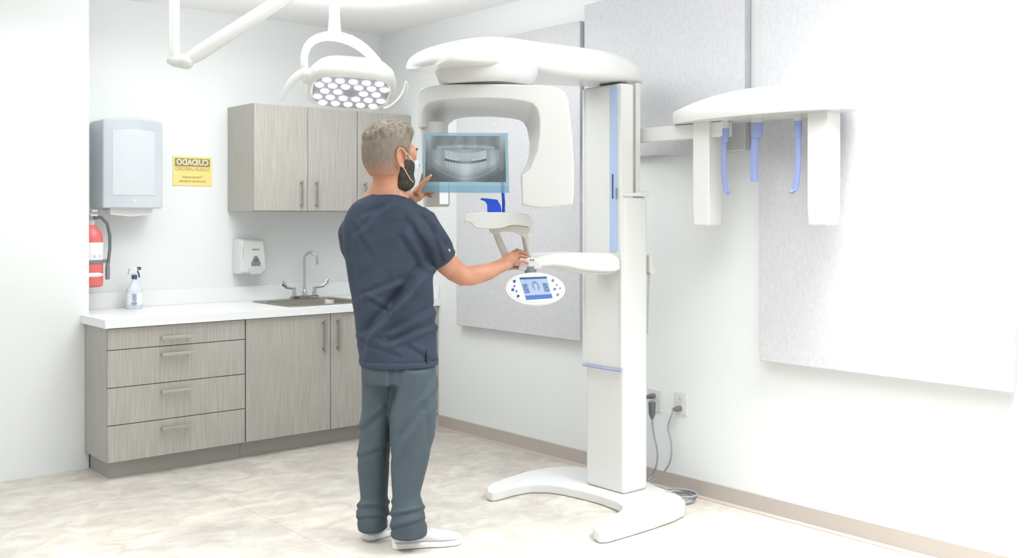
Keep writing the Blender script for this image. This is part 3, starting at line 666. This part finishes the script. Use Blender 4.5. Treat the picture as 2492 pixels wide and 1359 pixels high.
def rod(pts, wtop, wbot, hook=0, nose=False):
    X_ = XC-.02; P = [on(0, X_, *p) for p in pts]; n = len(P)
    o = obj('positioning_rod', MB().tube(P, [(wbot*.45, wbot)]*n, 12, ref=(1, 0, 0)), M['rodblue'], xm_)
    a, b_ = P[0], P[0]+(P[1]-P[0]).normalized()*.045
    obj('rod_holder', MB().tube([a+UP*.01, a-UP*.035, a-UP*.055], [(wtop*.5, wtop), (wtop*.5, wtop), (wtop*.45, wtop*.85)], 12, ref=(1, 0, 0)), M['rodblue'], o)
    obj('clear_holder', MB().tube([a+UP*.05, a+UP*.008], [(wtop*.45, wtop*.95)]*2, 12, ref=(1, 0, 0)), M['lgrey'], o)
    if hook:
        e_ = P[-1]; obj('ear_tip', MB().tube([e_+UP*.004, e_+Vector((-.006, -hook*.012, -.006)), e_+Vector((-.008, -hook*.024, .0))], [.008, .008, .006], 10), M['rodblue'], o)
rod([(1764,318),(1762,350),(1761,390),(1762,430),(1767,468)], .022, .014, hook=1)
rod([(1842,305),(1838,345),(1835,385),(1835,415),(1836,442)], .032, .021)
rod([(1942,300),(1943,345),(1943,385),(1940,425),(1935,465)], .020, .015, hook=-1)

# ------------------------------------------------------------------ surgical lamp
lamp_o = W(815, -173, 4.55); lamp_o.z = H
lt = thing('surgical_lamp', lamp_o, 'lit white surgical lamp on a jointed ceiling arm, above the wall cabinets', 'surgical lamp')
LC = W(853, 228, 4.55)
lu = RV*.166+VV*.036-UP*.009; lv = VV*.155-UP*.050-RV*.041
ln = lu.cross(lv).normalized()
if ln.z < 0: ln = -ln        # up, away from the lit face
def se(k, d, n=56, ex=3.2):
    o = []
    for i in range(n):
        a = 2*pi*i/n; c, s = cos(a), sin(a)
        o.append(LC+ln*d+lu*(k*math.copysign(abs(c)**(2/ex), c))+lv*(k*math.copysign(abs(s)**(2/ex), s)))
    return o
lh = obj('lamp_head', MB().loft([se(.96, .006), se(1.03, -.004), se(1.12, .006), se(1.16, .022), se(1.155, .045), se(1.145, .047), se(1.14, .052), se(1.10, .075), se(.95, .105), se(.7, .122), se(.35, .13)]), M['white'], lt, ang=40)
obj('reflector', MB().loft([se(.97, .004), se(.97, .002)]), M['ledback'], lh)
leds = []
for j, t_ in enumerate((-.74, -.40, -.04, .34, .72)):
    off = .17 if j % 2 else 0
    for i in range(-3, 4):
        s_ = i*.335+off
        if abs(s_)**3+abs(t_)**3 > .80 or (abs(s_) < .3 and abs(t_) < .3): continue
        leds.append((s_, t_))
first = None
for s_, t_ in leds:
    c = LC+lu*s_+lv*t_
    if first is None:
        first = obj('led', MB().lathe(c, [(.0195, .002), (.0195, -.003), (.014, -.007), (0, -.009)], 18, ax=ln), M['led'], lh); f0 = c
    else:
        o = first.copy(); C.objects.link(o); o.parent = lh; o.location = first.location+(c-f0)
obj('camera_port', MB().ell(LC+ln*.001, lu*.2+lv*-.1, lv*.26+lu*.1, ln*.004, 20, 8), M['ledback'], lh)
yk = [(744,182,4.47),(737,145,4.48),(746,110,4.49),(772,90,4.51),(812,86,4.55),(855,97,4.58),(890,120,4.62),(915,148,4.64),(935,172,4.66)]
obj('yoke', MB().tube([W(*p) for p in yk], [(.018, .02), (.016, .02), (.018, .024), (.02, .026), (.024, .028), (.026, .026), (.024, .024), (.022, .022), (.02, .02)], 16), M['white'], lt, sub=1)
obj('pivot_joint', MB().lathe(W(738, 183, 4.46), [(.022, 0), (.034, .004), (.036, .03), (.034, .05), (.028, .056)], 24, ax=RV*.97-UP*.15), M['white'], lt)
obj('grip_handle', MB().tube([W(*p) for p in ((748,172,4.45),(728,180,4.43),(710,198,4.42),(697,218,4.42),(688,238,4.42),(685,248,4.42))], [(.018,.014),(.02,.014),(.019,.013),(.015,.010),(.010,.008),(.006,.005)], 14), M['white2'], lt, sub=1)
obj('grip_handle', MB().tube([W(*p) for p in ((988,196,4.66),(990,212,4.68),(983,230,4.7),(970,247,4.72),(953,261,4.74),(935,270,4.74),(915,262,4.70))], [(.006,.006),(.014,.012),(.017,.013),(.018,.013),(.017,.012),(.014,.012),(.012,.012)], 14), M['white2'], lt, sub=1)
pl = W(814, 0, 4.55)
zc_ = H-.12
obj('drop_pole', MB().lathe(Vector((pl.x, pl.y, W(814, 86, 4.55).z)), [(.028, 0), (.03, .02), (.024, .09), (.024, .30)], 24), M['white'], lt)
e0_ = Vector((pl.x, pl.y, W(814, 86, 4.55).z+.31)); e1_ = W(455, 148, 4.45)
obj('ceiling_column', MB().lathe((W(424, 100, 4.45).x, W(424, 100, 4.45).y, W(424, 148, 4.45).z), [(.024, 0), (.024, .06), (.0225, .065), (.0225, H-W(424, 148, 4.45).z-.03), (.08, H-W(424, 148, 4.45).z-.028), (.08, H-W(424, 148, 4.45).z)], 24), M['white'], lt)
obj('elbow_joint', MB().tube([W(412, 142, 4.45), W(424, 148, 4.45), W(452, 152, 4.45)], [.022, .027, .03], 18).ell(W(452, 150, 4.45), RV*.036, UP*.034, VV*.036), M['white'], lt)
obj('spring_arm', MB().tube([e1_, e1_+(e0_-e1_)*.08, e1_+(e0_-e1_)*.92, e0_], [(.026, .024), (.034, .026), (.03, .026), (.026, .024)], 16), M['white'], lt, bevel=0)
obj('arm_joint', MB().ell(e0_, (.036, 0, 0), (0, .036, 0), (0, 0, .036)), M['white'], lt)

# ------------------------------------------------------------------ x-ray film (held by the man)
def sm_(a, b_, x): t_ = max(0, min(1, (x-a)/(b_-a))); return t_*t_*(3-2*t_)
def film(u, v):       # u, v over the whole blue sheet
    sheet = (160, 196, 214)
    x, y = (u-.033)/.935, (v-.05)/.77
    if not (0 <= x <= 1 and 0 <= y <= 1):
        q = (150, 186, 207) if v > .88 else (164, 198, 214); return lin(q)+(.52,)
    if y > 1 or x < 0: return lin(sheet)+(.5,)
    n = noise.noise(Vector((x*7, y*5, 1)))*.5+noise.noise(Vector((x*24, y*12, 5)))*.25
    g = .30+.06*n; X_ = (x-.5)*2
    # bright background near the upper corners (neck and skull edges)
    g += .42*max(0, 1-hypot((abs(X_)-1.02)/.32, (y+.02)/.42))
    # sinus / nose region
    if y < .3:
        g += .16*exp(-((abs(X_)-.2)/.1)**2)*(.7+.6*noise.noise(Vector((x*20, y*20, 2))))
        g += .10*exp(-((abs(X_)-.5)/.16)**2)-.06*exp(-((X_)/.05)**2)
    # palate line
    yp = .23+.06*X_*X_; g += .22*exp(-((y-yp)/.035)**2)*(abs(X_) < .72)
    # jaw arch
    yj = .93-.42*abs(X_)**2.0; wj = .30
    top = .50+.02*abs(X_)
    if abs(X_) < .85:
        d = (yj-y)
        if 0 < d and y > .3: g += .26*min(1, d*7)*(1-.45*max(0, (abs(X_)-.3)))*(1 if y > .55 else .8)
        g += .14*exp(-((y-yj)/.018)**2)
    # rami at the sides
    g += .22*exp(-((abs(X_)-.66-.05*y)/.10)**2)*exp(-((y-.5)/.22)**2)
    g += .12*exp(-((abs(X_)-.9)/.05)**2)*(y < .75)
    # upper and lower teeth
    ts = 104-16*abs(X_)
    bite = .50+.075*(1-(X_/.55)**2)
    if abs(X_) < .52:
        tooth = .5+.5*cos(X_*ts)
        if bite-.20 < y < bite-.02: g += (.10+.22*abs(X_)/.5)*(.45+.55*tooth**.5)*min(1, (bite-y)*14)+(.16 if y > bite-.06 and abs(X_) > .18 else 0)
        if bite+.025 < y < bite+.2: g += (.06+.18*abs(X_)/.5)*tooth**.8*min(1, (y-bite)*14)*(1-sm_(bite+.1, bite+.2, y))+(.10 if y < bite+.055 and abs(X_) > .2 else 0)
        if abs(y-bite-.004) < .028: g -= .34
    # spine shadow in the middle
    g += .24*exp(-(X_/.2)**2)*(1 if y > .55 else .35)
    if y > yj+.02: g -= .12*min(1, (y-yj)*6)*(1-exp(-(X_/.25)**2))
    g = max(.06, min(1, g*1.04))
    c = (70+g*142, 76+g*150, 76+g*160)
    return lin(c)+(min(.93, .9-.25*g),)
YFm = 4.40
fq = [W(1030, 323, YFm), W(1236, 324, YFm), W(1239, 470, YFm), W(1027, 469, YFm)]
fm = grid('x_ray_film', fq, 260, 170, film, vcmat('x_ray_film', alpha=True))
tag(fm, 'blue-tinted dental x-ray film held up in the man\'s left hand', 'x-ray film')

# ------------------------------------------------------------------ the man
PO = W(955, 1313, 4.28); PO.z = 0
man = thing('person', PO, 'person in navy scrub top and slate trousers, seen from behind, holding an x-ray film', 'person')
def rngp(px0, px1, py, Y, hd, ex=2.3, n=40, tilt=0):     # body section between two outline points
    cx_ = (px0+px1)/2; hw = (px1-px0)/2/F*Y; c = W(cx_, py, Y); o = []
    for i in range(n):
        a = 2*pi*i/n; cc, ss = cos(a), sin(a)
        o.append(c+RV*(hw*math.copysign(abs(cc)**(2/ex), cc))+VV*(hd*math.copysign(abs(ss)**(2/ex), ss))+UP*(tilt*ss*hd))
    return o
# scrub top
YB = 4.22
T_ = [(474,905,968,.075),(480,888,990,.090),(488,872,1006,.100),(497,860,1016,.108),(512,848,1030,.114),(530,840,1040,.120),(555,834,1046,.124),(590,835,1048,.125),(625,840,1048,.122),(660,845,1052,.120),(700,851,1055,.120),(735,858,1056,.120),(770,864,1060,.120),(810,866,1063,.122),(850,870,1064,.126),(884,876,1065,.130)]
mb = MB().loft([rngp(l, r, y, YB, hd) for y, l, r, hd in T_][::-1])
# right sleeve, left sleeve (turned to the front, out of sight)
mb.tube([W(985, 530, 4.21), W(1020, 555, 4.21), W(1050, 595, 4.22), W(1077, 631, 4.25)], [(.075, .085), (.088, .09), (.074, .078), (.060, .064)], 24, ref=RV)
mb.tube([W(880, 545, 4.24), W(858, 570, 4.30), W(862, 600, 4.36), W(880, 640, 4.43)], [(.07, .08), (.062, .075), (.060, .068), (.058, .062)], 24, ref=RV)
top_ = obj('scrub_top', mb, M['shirt'], man)
FOLD = [((1030,655),(965,735),14,.013),((965,735),(905,800),14,.012),((905,800),(888,850),12,.006),((1000,700),(930,790),10,.006),((1040,760),(960,800),9,.007),((1048,795),(965,830),8,.007),((960,690),(900,715),9,.005),
        ((990,560),(950,640),16,.006),((1000,540),(1040,600),9,.004),((1035,530),(1085,590),8,.005),((860,600),(870,700),12,.004),((920,520),(880,560),10,.004),((905,730),(930,745),7,.005),
        ((870,560),(900,610),9,.003),((950,500),(900,520),9,.003),((990,590),(1030,650),9,.007),((1010,850),(1045,870),7,.003),((885,830),(960,860),8,.003),((1055,560),(1075,620),6,.004)]
def px_of(p):
    d = p-CAM; Y = d.dot(VV); return CX+F*d.dot(RV)/Y, HY-F*d.z/Y, Y
def shirt_disp(p, n):
    x, y, Y = px_of(p); d = 0
    if n.dot(VV) < .3:
        for (x0, y0), (x1, y1), w, a in FOLD:
            dx, dy = x1-x0, y1-y0; L2 = dx*dx+dy*dy; t_ = max(0, min(1, ((x-x0)*dx+(y-y0)*dy)/L2))
            q = ((x-x0)*dy-(y-y0)*dx)/sqrt(L2); r = hypot(x-x0-dx*t_, y-y0-dy*t_)
            if r > 3*w: continue
            f = exp(-(r/w)**2)*1.0; d += 1.4*a*(exp(-((q-w*.8)/w)**2)-.9*exp(-((q+w*.6)/(w*.8))**2))*exp(-(max(0, r-abs(q)))**2/400.)*(1 if r < 3*w else 0)
    d += .0030*noise.noise(Vector((p.x*9, p.y*9, p.z*7)))+.0016*noise.noise(Vector((p.x*22, p.y*22, p.z*14)))
    return d
remesh(top_, .0062, 6, shirt_disp)
# collar band, hem band, cuff, side slit, tag
cr = [rngp(l, r, y, YB+.004, hd, 2.2, 44, 0) for y, l, r, hd in ((478,893,980,.080),(474,897,975,.077),(470.5,901,970,.074),(471,904,967,.071))]
for r in cr:
    for i, p in enumerate(r):      # dips lower at the front
        s = (p-W(936, 474, YB)).dot(VV); p.z -= max(0, s)*.35; x_ = (p-W(936, 474, YB)).dot(RV); p.z -= max(0, abs(x_)-.045)*.35
obj('collar', MB().loft(cr, False, False), M['hem'], man)
obj('hem_band', MB().loft([rngp(l, r, y, YB, hd) for y, l, r, hd in ((874,874,1066.5,.1305),(876,874,1067,.132),(885,876,1067,.133),(888.5,878,1064.5,.130),(886,880,1062,.126))], False, False), M['hem'], man)
slit = MB().prism([W(1037.5, 852, YB-.098), W(1040, 852, YB-.095), W(1043, 883, YB-.098), W(1039, 883, YB-.102)], [W(1037.5, 852, YB-.07), W(1040, 852, YB-.07), W(1043, 883, YB-.07), W(1039, 883, YB-.07)])
obj('side_slit', slit, M['black'], man)
obj('sleeve_cuff', MB().tube([W(1072, 624, 4.244), W(1078, 632, 4.251), W(1079, 633.5, 4.252)], [(.0635, .067), (.062, .0655), (.057, .060)], 28, ref=RV, cap=False), M['hem'], man)
obj('sleeve_tag', MB().obox(W(1093, 610, 4.195), RV*.005, VV*.002, UP*.006), M['lgrey'], man)
# trousers
def leg(rows, mb):
    mb.loft([rngp(l, r, y, Y, hd, 2.3, 32) for y, l, r, Y, hd in rows][::-1])
mb = MB().loft([rngp(l, r, y, YB, hd, 2.4) for y, l, r, hd in ((850,885,1052,.10),(880,880,1060,.118),(905,881,1061,.122),(930,884,1061,.118))][::-1])
leg([(895,881,972,4.24,.112),(940,882,965,4.26,.108),(1000,881,956,4.28,.10),(1060,876,951,4.30,.094),(1100,871,949,4.31,.092),(1140,871,946,4.32,.088),(1180,875,944,4.33,.082),(1212,879,943,4.34,.078),(1226,873,946,4.345,.080),(1240,867,947,4.35,.082),(1252,870,944,4.35,.082),(1275,871,942,4.355,.085),(1287,873,940,4.36,.085)], mb)
leg([(895,955,1061,4.21,.112),(940,952,1062,4.21,.110),(1000,949,1061,4.21,.105),(1060,950,1055,4.22,.10),(1100,951,1047,4.22,.096),(1140,951,1039,4.22,.092),(1180,953,1029,4.22,.086),(1206,955,1022,4.22,.082),(1230,953,1029,4.22,.084),(1250,952,1034,4.22,.086),(1262,952,1031,4.22,.086),(1285,951,1040,4.23,.088),(1303,951,1040,4.23,.088)], mb)
tr = obj('trousers', mb, M['pants'], man)
PF = [((1058,920),(1035,960),12,.008),((1050,980),(985,1060),12,.006),((985,1060),(960,1110),10,.005),((885,1040),(920,1010),9,.006),((900,930),(890,990),10,.004),((980,905),(960,980),9,.006),((1040,1000),(1050,1080),9,.004),((880,1110),(930,1090),8,.004),((870,1235),(940,1228),6,.006),((955,1255),(1030,1240),6,.006),((955,1285),(1035,1265),6,.005),((875,1262),(935,1255),5,.004),((1000,1120),(985,1200),9,.003),((945,900),(948,960),7,-.006)]
def pants_disp(p, n):
    x, y, Y = px_of(p); d = 0
    if n.dot(VV) < .3:
        for (x0, y0), (x1, y1), w, a in PF:
            dx, dy = x1-x0, y1-y0; L2 = dx*dx+dy*dy; t_ = max(0, min(1, ((x-x0)*dx+(y-y0)*dy)/L2))
            q = ((x-x0)*dy-(y-y0)*dx)/sqrt(L2); r = hypot(x-x0-dx*t_, y-y0-dy*t_)
            if r > 3*w: continue
            d += a*(exp(-((q-w*.8)/w)**2)-.8*exp(-((q+w*.6)/(w*.8))**2))*exp(-(max(0, r-abs(q)))**2/300.)
    return d+.0030*noise.noise(Vector((p.x*8, p.y*8, p.z*5)))+.0012*noise.noise(Vector((p.x*20, p.y*20, p.z*9)))
remesh(tr, .0062, 5, pants_disp)
# trainers
def shoe(heel, ang, L_, lift=0):
    h = Vector((heel.x, heel.y, 0)); d = RV*cos(ang)+VV*sin(ang); s = UP.cross(d)
    def sec(t, w, z1, z0=.02, ex=2.6, sh=0):
        o = []
        for i in range(20):
            a = 2*pi*i/20; c, q = cos(a), sin(a)
            o.append(h+d*(t*L_)+s*(sh+w*math.copysign(abs(c)**(2/ex), c))+UP*((z0+z1)/2+(z1-z0)/2*math.copysign(abs(q)**(2/ex), q)))
        return o
    u = MB().loft([sec(.0, .022, .06), sec(.03, .034, .085), sec(.12, .038, .10), sec(.26, .038, .10), sec(.40, .038, .088), sec(.55, .042, .068), sec(.72, .046, .056), sec(.87, .043, .050), sec(.96, .03, .042), sec(1.0, .014, .034)])
    so = MB().loft([sec(-.015, .022, .026, 0, 5), sec(.03, .037, .028, 0, 5), sec(.2, .041, .028, 0, 5), sec(.45, .040, .026, 0, 5), sec(.7, .049, .024, 0, 5), sec(.88, .046, .024, 0, 5), sec(.97, .033, .026, 0, 5), sec(1.015, .016, .028, .004, 5)])
    o = obj('shoe', u, M['shoe'], man, sub=1)
    obj('sole', so, M['sole'], o, bevel=.003)
    for k in range(4):
        t = .40+.065*k; z = .092-.010*k-.0006*k*k; c = h+d*(t*L_)+UP*z
        obj('lace', MB().tube([c-s*.026-UP*.012, c-s*.014+UP*.001, c+UP*.004, c+s*.014+UP*.001, c+s*.026-UP*.012], .0028, 8), M['lace'], o)
hl = W(958, 1334, 4.24); shoe(hl, radians(14), .285)
hl = W(893, 1312, 4.345); shoe(hl, radians(48), .285)

# head: local frame (right, forward, up)
PH = radians(51); SC = 1.10
HC = W(949.5, 381, 4.20)
hf = (RV*sin(PH)+VV*cos(PH)); hrt = (RV*cos(PH)-VV*sin(PH))
tl = radians(4); hu = (UP*cos(tl)+hf*sin(tl)*0)
def hl_(x, y, z): return HC+(hrt*x+hf*y+UP*z)*SC
EL = [((0,-.012,.030),(.076,.098,.092)),((0,-.021,-.004),(.073,.087,.080)),((0,-.016,-.036),(.063,.068,.066)),((0,.030,-.030),(.062,.068,.080)),((0,.048,-.072),(.046,.045,.038)),((0,.072,.012),(.058,.030,.040))]
mb = MB()
for c, r in EL: mb.ell(hl_(*c), hrt*r[0]*SC, hf*r[1]*SC, UP*r[2]*SC, 28, 18)
mb.tube([hl_(0,.10,.012), hl_(0,.112,-.012), hl_(0,.122,-.030), hl_(0,.108,-.040)], [(.010,.010),(.010,.012),(.013,.016),(.010,.012)], 14)      # nose
mb.ell(hl_(0,.092,.024), hrt*.05, hf*.014, UP*.010)                                                     # brow
mb.ell(hl_(0,.094,-.063), hrt*.024, hf*.012, UP*.010)                                                   # lips
mb.ell(hl_(0,.084,-.098), hrt*.024, hf*.020, UP*.018)                                                   # chin
for s_ in (-1, 1):                                                                                        # ears
    rim = []
    for k in range(15):
        a = radians(-115+k*310/14); rim.append(hl_(s_*(.079+.010*max(0, cos(a-pi))*.6+.004), -.004-.019*cos(a)*.9-.004*sin(a), -.004+.034*sin(a)-.003))
    mb.tube(rim, [.0052]*15, 10)
    mb.ell(hl_(s_*.076, -.002, -.006), (hrt*.6-hf*s_*.0)*.008, hf*.020, UP*.032, 14, 10)
    mb.ell(hl_(s_*.079, .004, -.036), hrt*.006, hf*.009, UP*.012, 12, 8)
    mb.ell(hl_(s_*.072, .012, .000), hrt*.010, hf*.012, UP*.024, 12, 8)
# neck
mb.tube([W(938, 500, 4.22), W(938, 474, 4.21), W(940, 450, 4.205), W(944, 425, 4.20), W(948, 400, 4.20)], [(.085, .078), (.070, .068), (.060, .064), (.058, .062), (.058, .058)], 28, ref=RV)
mb.tube([W(895, 490, 4.22), W(912, 474, 4.215), W(925, 450, 4.205)], [(.03, .04), (.034, .04), (.03, .035)], 18, ref=RV)
mb.tube([W(985, 492, 4.22), W(965, 474, 4.215), W(953, 450, 4.205)], [(.03, .04), (.034, .04), (.03, .035)], 18, ref=RV)
# right arm
ra = [((1040,585,4.22),.052,.055),((1062,612,4.235),.051,.054),((1086,640,4.26),.050,.052),((1108,660,4.285),.047,.048),((1128,672,4.30),.044,.042),((1146,672,4.32),.042,.042),((1168,667,4.34),.040,.041),((1190,661,4.365),.035,.039),((1208,652,4.39),.028,.036),((1222,646,4.405),.026,.036),((1234,640,4.42),.026,.038)]
mb.tube([W(*p) for p, a, b_ in ra], [(b_, a) for p, a, b_ in ra], 24, ref=VV)
mb.ell(W(1134, 684, 4.30), RV*.020, VV*.03, UP*.018)      # elbow point
mb.ell(W(1238, 635, 4.435), (RV*.9+UP*.25)*.044, VV*.036+UP*.016, UP*.033-VV*.012, 20, 12)
mb.ell(W(1251, 629, 4.445), (RV*.9+UP*.1)*.030, VV*.040+UP*.014, UP*.026-VV*.008, 20, 12)
def finger(pts, r0, r1): mb.tube([W(*p) for p in pts], [r0+(r1-r0)*k/(len(pts)-1) for k in range(len(pts))]+[], 12); mb.sph(W(*pts[-1]), r1, 12, 8); [mb.sph(W(*q), (r0+r1)/2*1.04, 12, 8) for q in pts[1:-1]]
finger([(1246,642,4.405),(1263,636,4.40),(1276,637,4.405),(1284,641,4.41)], .0088, .0068)
finger([(1250,631,4.43),(1268,623,4.425),(1282,627,4.43),(1289,635,4.43)], .0094, .0074)
finger([(1248,623,4.455),(1265,614,4.45),(1280,619,4.455),(1288,628,4.455)], .0096, .0076)
finger([(1244,618,4.48),(1258,609,4.48),(1270,613,4.48),(1278,622,4.48)], .0094, .0074)
finger([(1232,646,4.46),(1246,651,4.48),(1258,652,4.50),(1267,650,4.50)], .011, .0085)
# left arm: folded in front of the chest, hand raised to the film
la = [((868,590,4.34),.050),((880,640,4.44),.048),((900,655,4.50),.046),((930,600,4.50),.042),((965,545,4.47),.036),((985,510,4.44),.031),((1000,488,4.42),.028),((1008,476,4.415),.028)]
mb.tube([W(*p) for p, a in la], [a for p, a in la], 22)
mb.ell(W(1015, 468, 4.415), (RV*.6+UP*.8)*.042, (RV*.8-UP*.6)*.020, VV*.022, 20, 12)
mb.ell(W(1020, 478, 4.415), (RV*.5+UP*.6)*.035, (RV*.8-UP*.6)*.019, VV*.020, 20, 12)
finger([(1014,470,4.385),(1025,452,4.378),(1036,440,4.378),(1045,431,4.378)], .0125, .0088)     # thumb in front of the film
finger([(1018,462,4.425),(1024,445,4.43),(1028,434,4.43),(1029,424,4.425)], .0092, .0072)       # fingers behind it
finger([(1024,466,4.43),(1036,456,4.435),(1046,457,4.43),(1054,461,4.425)], .0094, .0074)
finger([(1026,473,4.43),(1038,464,4.44),(1048,466,4.435),(1055,469,4.43)], .0090, .0072)
finger([(1026,481,4.43),(1035,474,4.44),(1044,476,4.435),(1050,479,4.43)], .0082, .0066)
body = obj('body', mb, M['skin'], man)
remesh(body, .0034, 4)
# nails
for p, d_ in (((1048.5,427.5,4.371), None),):
    obj('thumbnail', MB().ell(W(*p), (RV*.55+UP*.8)*.0062, (RV*.8-UP*.55)*.0048, VV*.0018, 12, 6), mat('nail', (226, 184, 162), .3), man)
# hair shells follow the skull
def surf(d, o=(0, 0, 0)):      # distance from o along d to the outermost skull surface (local units)
    best = .02**24
    for c, r in EL:
        A = B = Cc = 0
        for k in range(3):
            q = (o[k]-c[k])/r[k]; e = d[k]/r[k]; A += e*e; B += 2*q*e; Cc += q*q
        D = B*B-4*A*(Cc-1)
        if D > 0: best += max(0, (-B+sqrt(D))/(2*A))**24
    return best**(1/24)
def sm(a, b_, x): t_ = max(0, min(1, (x-a)/(b_-a))); return t_*t_*(3-2*t_)
def shell(name, o, thick, m, nu=150, nv=110, parent=None):
    vs = []; fs = []; ok = []
    for j in range(nv+1):
        t_ = pi*j/nv
        for i in range(nu):
            a = 2*pi*i/nu; d = (sin(t_)*cos(a), sin(t_)*sin(a), cos(t_)); r = surf(d, o); q = [o[k]+d[k]*r for k in range(3)]
            h_ = thick(q, d); vs.append(hl_(*[q[k]+d[k]*h_ for k in range(3)])); ok.append(h_ > -.004)
    for j in range(nv):
        for i in range(nu):
            f = (j*nu+i, j*nu+(i+1) % nu, (j+1)*nu+(i+1) % nu, (j+1)*nu+i)
            if any(ok[k] for k in f): fs.append(f)
    used = sorted({k for f in fs for k in f}); mp = {k: i for i, k in enumerate(used)}
    return obj(name, MB().add([vs[k] for k in used], [[mp[k] for k in f] for f in fs]), m, parent or man, ang=80)
def near_ear(q): return hypot(q[1]-.002, (q[2]+.008)*.8) < .032 and abs(q[0]) > .05
def fade_t(q, d):
    x, y, z = q
    line = -.078 if y < -.02 else (-.078+(y+.02)*1.0)           # lower edge rises towards the ear
    if y > .0: line = -.045
    h_ = .0035*sm(line-.006, line+.012, z)-.005*(1-sm(line-.006, line+.010, z))
    front = .060+.05*max(0, .0-z) if z < .06 else .075
    h_ -= .010*sm(front-.006, front+.006, y)
    if y > .045 and z < .045: h_ -= .012*sm(.045, .055, y)
    if near_ear(q) : h_ -= .010
    return h_+.0006*noise.noise(Vector((x*150, y*150, z*60)))
hd_ = shell('hair_sides', (0, -.005, .01), fade_t, M['fade'])
def top_t(q, d):
    x, y, z = q
    up = sm(.046, .092, z+.16*max(0, -y-.03))
    h_ = -.004+.020*up+.022*sm(.0, .07, y)*up
    lim = .092
    if y > lim: h_ -= .02*sm(lim, lim+.012, y)
    st = noise.noise(Vector((x*70+y*30, y*22-x*10, z*40)))
    return h_+(.0045*st+.0022*noise.noise(Vector((x*190, y*60, z*120))))*up
fm_ = M['fade'].node_tree; fb = fm_.nodes['Principled BSDF']; src = fb.inputs['Base Color'].links[0].from_socket
ftc = fm_.nodes.new('ShaderNodeTexCoord'); fsx = fm_.nodes.new('ShaderNodeSeparateXYZ'); frp = fm_.nodes.new('ShaderNodeMapRange'); fmx = fm_.nodes.new('ShaderNodeMixRGB')
fm_.links.new(ftc.outputs['Generated'], fsx.inputs[0]); fm_.links.new(fsx.outputs['Z'], frp.inputs[0]); frp.inputs[1].default_value = .0; frp.inputs[2].default_value = .30
fm_.links.new(frp.outputs[0], fmx.inputs[0]); fmx.inputs[1].default_value = lin((176, 130, 108))+(1,); fm_.links.new(src, fmx.inputs[2]); fm_.links.new(fmx.outputs[0], fb.inputs['Base Color'])
shell('hair', (0, -.005, .01), top_t, M['hair'], 240, 150)
def beard_t(q, d):
    x, y, z = q
    a = sm(-.012, -.032, z) if True else 0
    e = (1-sm(-.020, -.006, z))
    if y < .018: e *= sm(-.004, .018, y)
    if y > .085 and z > -.05: e *= 0
    low = 1
    return -.006+e*(.012+.016*sm(-.06, -.11, -(-z)) if False else .011+.020*sm(.060, .115, -z))+.0008*noise.noise(Vector((x*160, y*160, z*90)))
shell('beard', (0, .03, -.045), beard_t, M['beard'], 150, 110)
# ear-loop face mask hanging over nose and chin
def mask_t(q, d):
    x, y, z = q
    e = sm(.068, .080, y)*sm(-.118, -.108, z)*(1-sm(-.020, -.010, z)); return -.006+.020*e+(.004*e if z > -.05 else 0)
mk = shell('face_mask', (0, .03, -.055), mask_t, M['mask'], 120, 100)
for s_ in (1, -1):
    obj('ear_loop', MB().tube([hl_(s_*.086, -.002, .026), hl_(s_*.082, .02, .010), hl_(s_*.074, .045, -.010), hl_(s_*.062, .075, -.030)], .0014, 8), M['strap'], mk)
    obj('ear_loop', MB().tube([hl_(s_*.088, .0, -.040), hl_(s_*.080, .02, -.062), hl_(s_*.066, .046, -.085), hl_(s_*.052, .07, -.098)], .0014, 8), M['strap'], mk)
    obj('eye', MB().sph(hl_(s_*.030, .083, .006), .012*SC, 14, 10), M['eye'], man)
    obj('eyebrow', MB().tube([hl_(s_*.014, .104, .026), hl_(s_*.032, .100, .031), hl_(s_*.050, .084, .026)], [.003, .0042, .002], 8), M['beard'], man)
    obj('eyelid', MB().ell(hl_(s_*.030, .087, .012), hrt*.014, hf*.010, UP*.006, 12, 8), M['skin'], man)
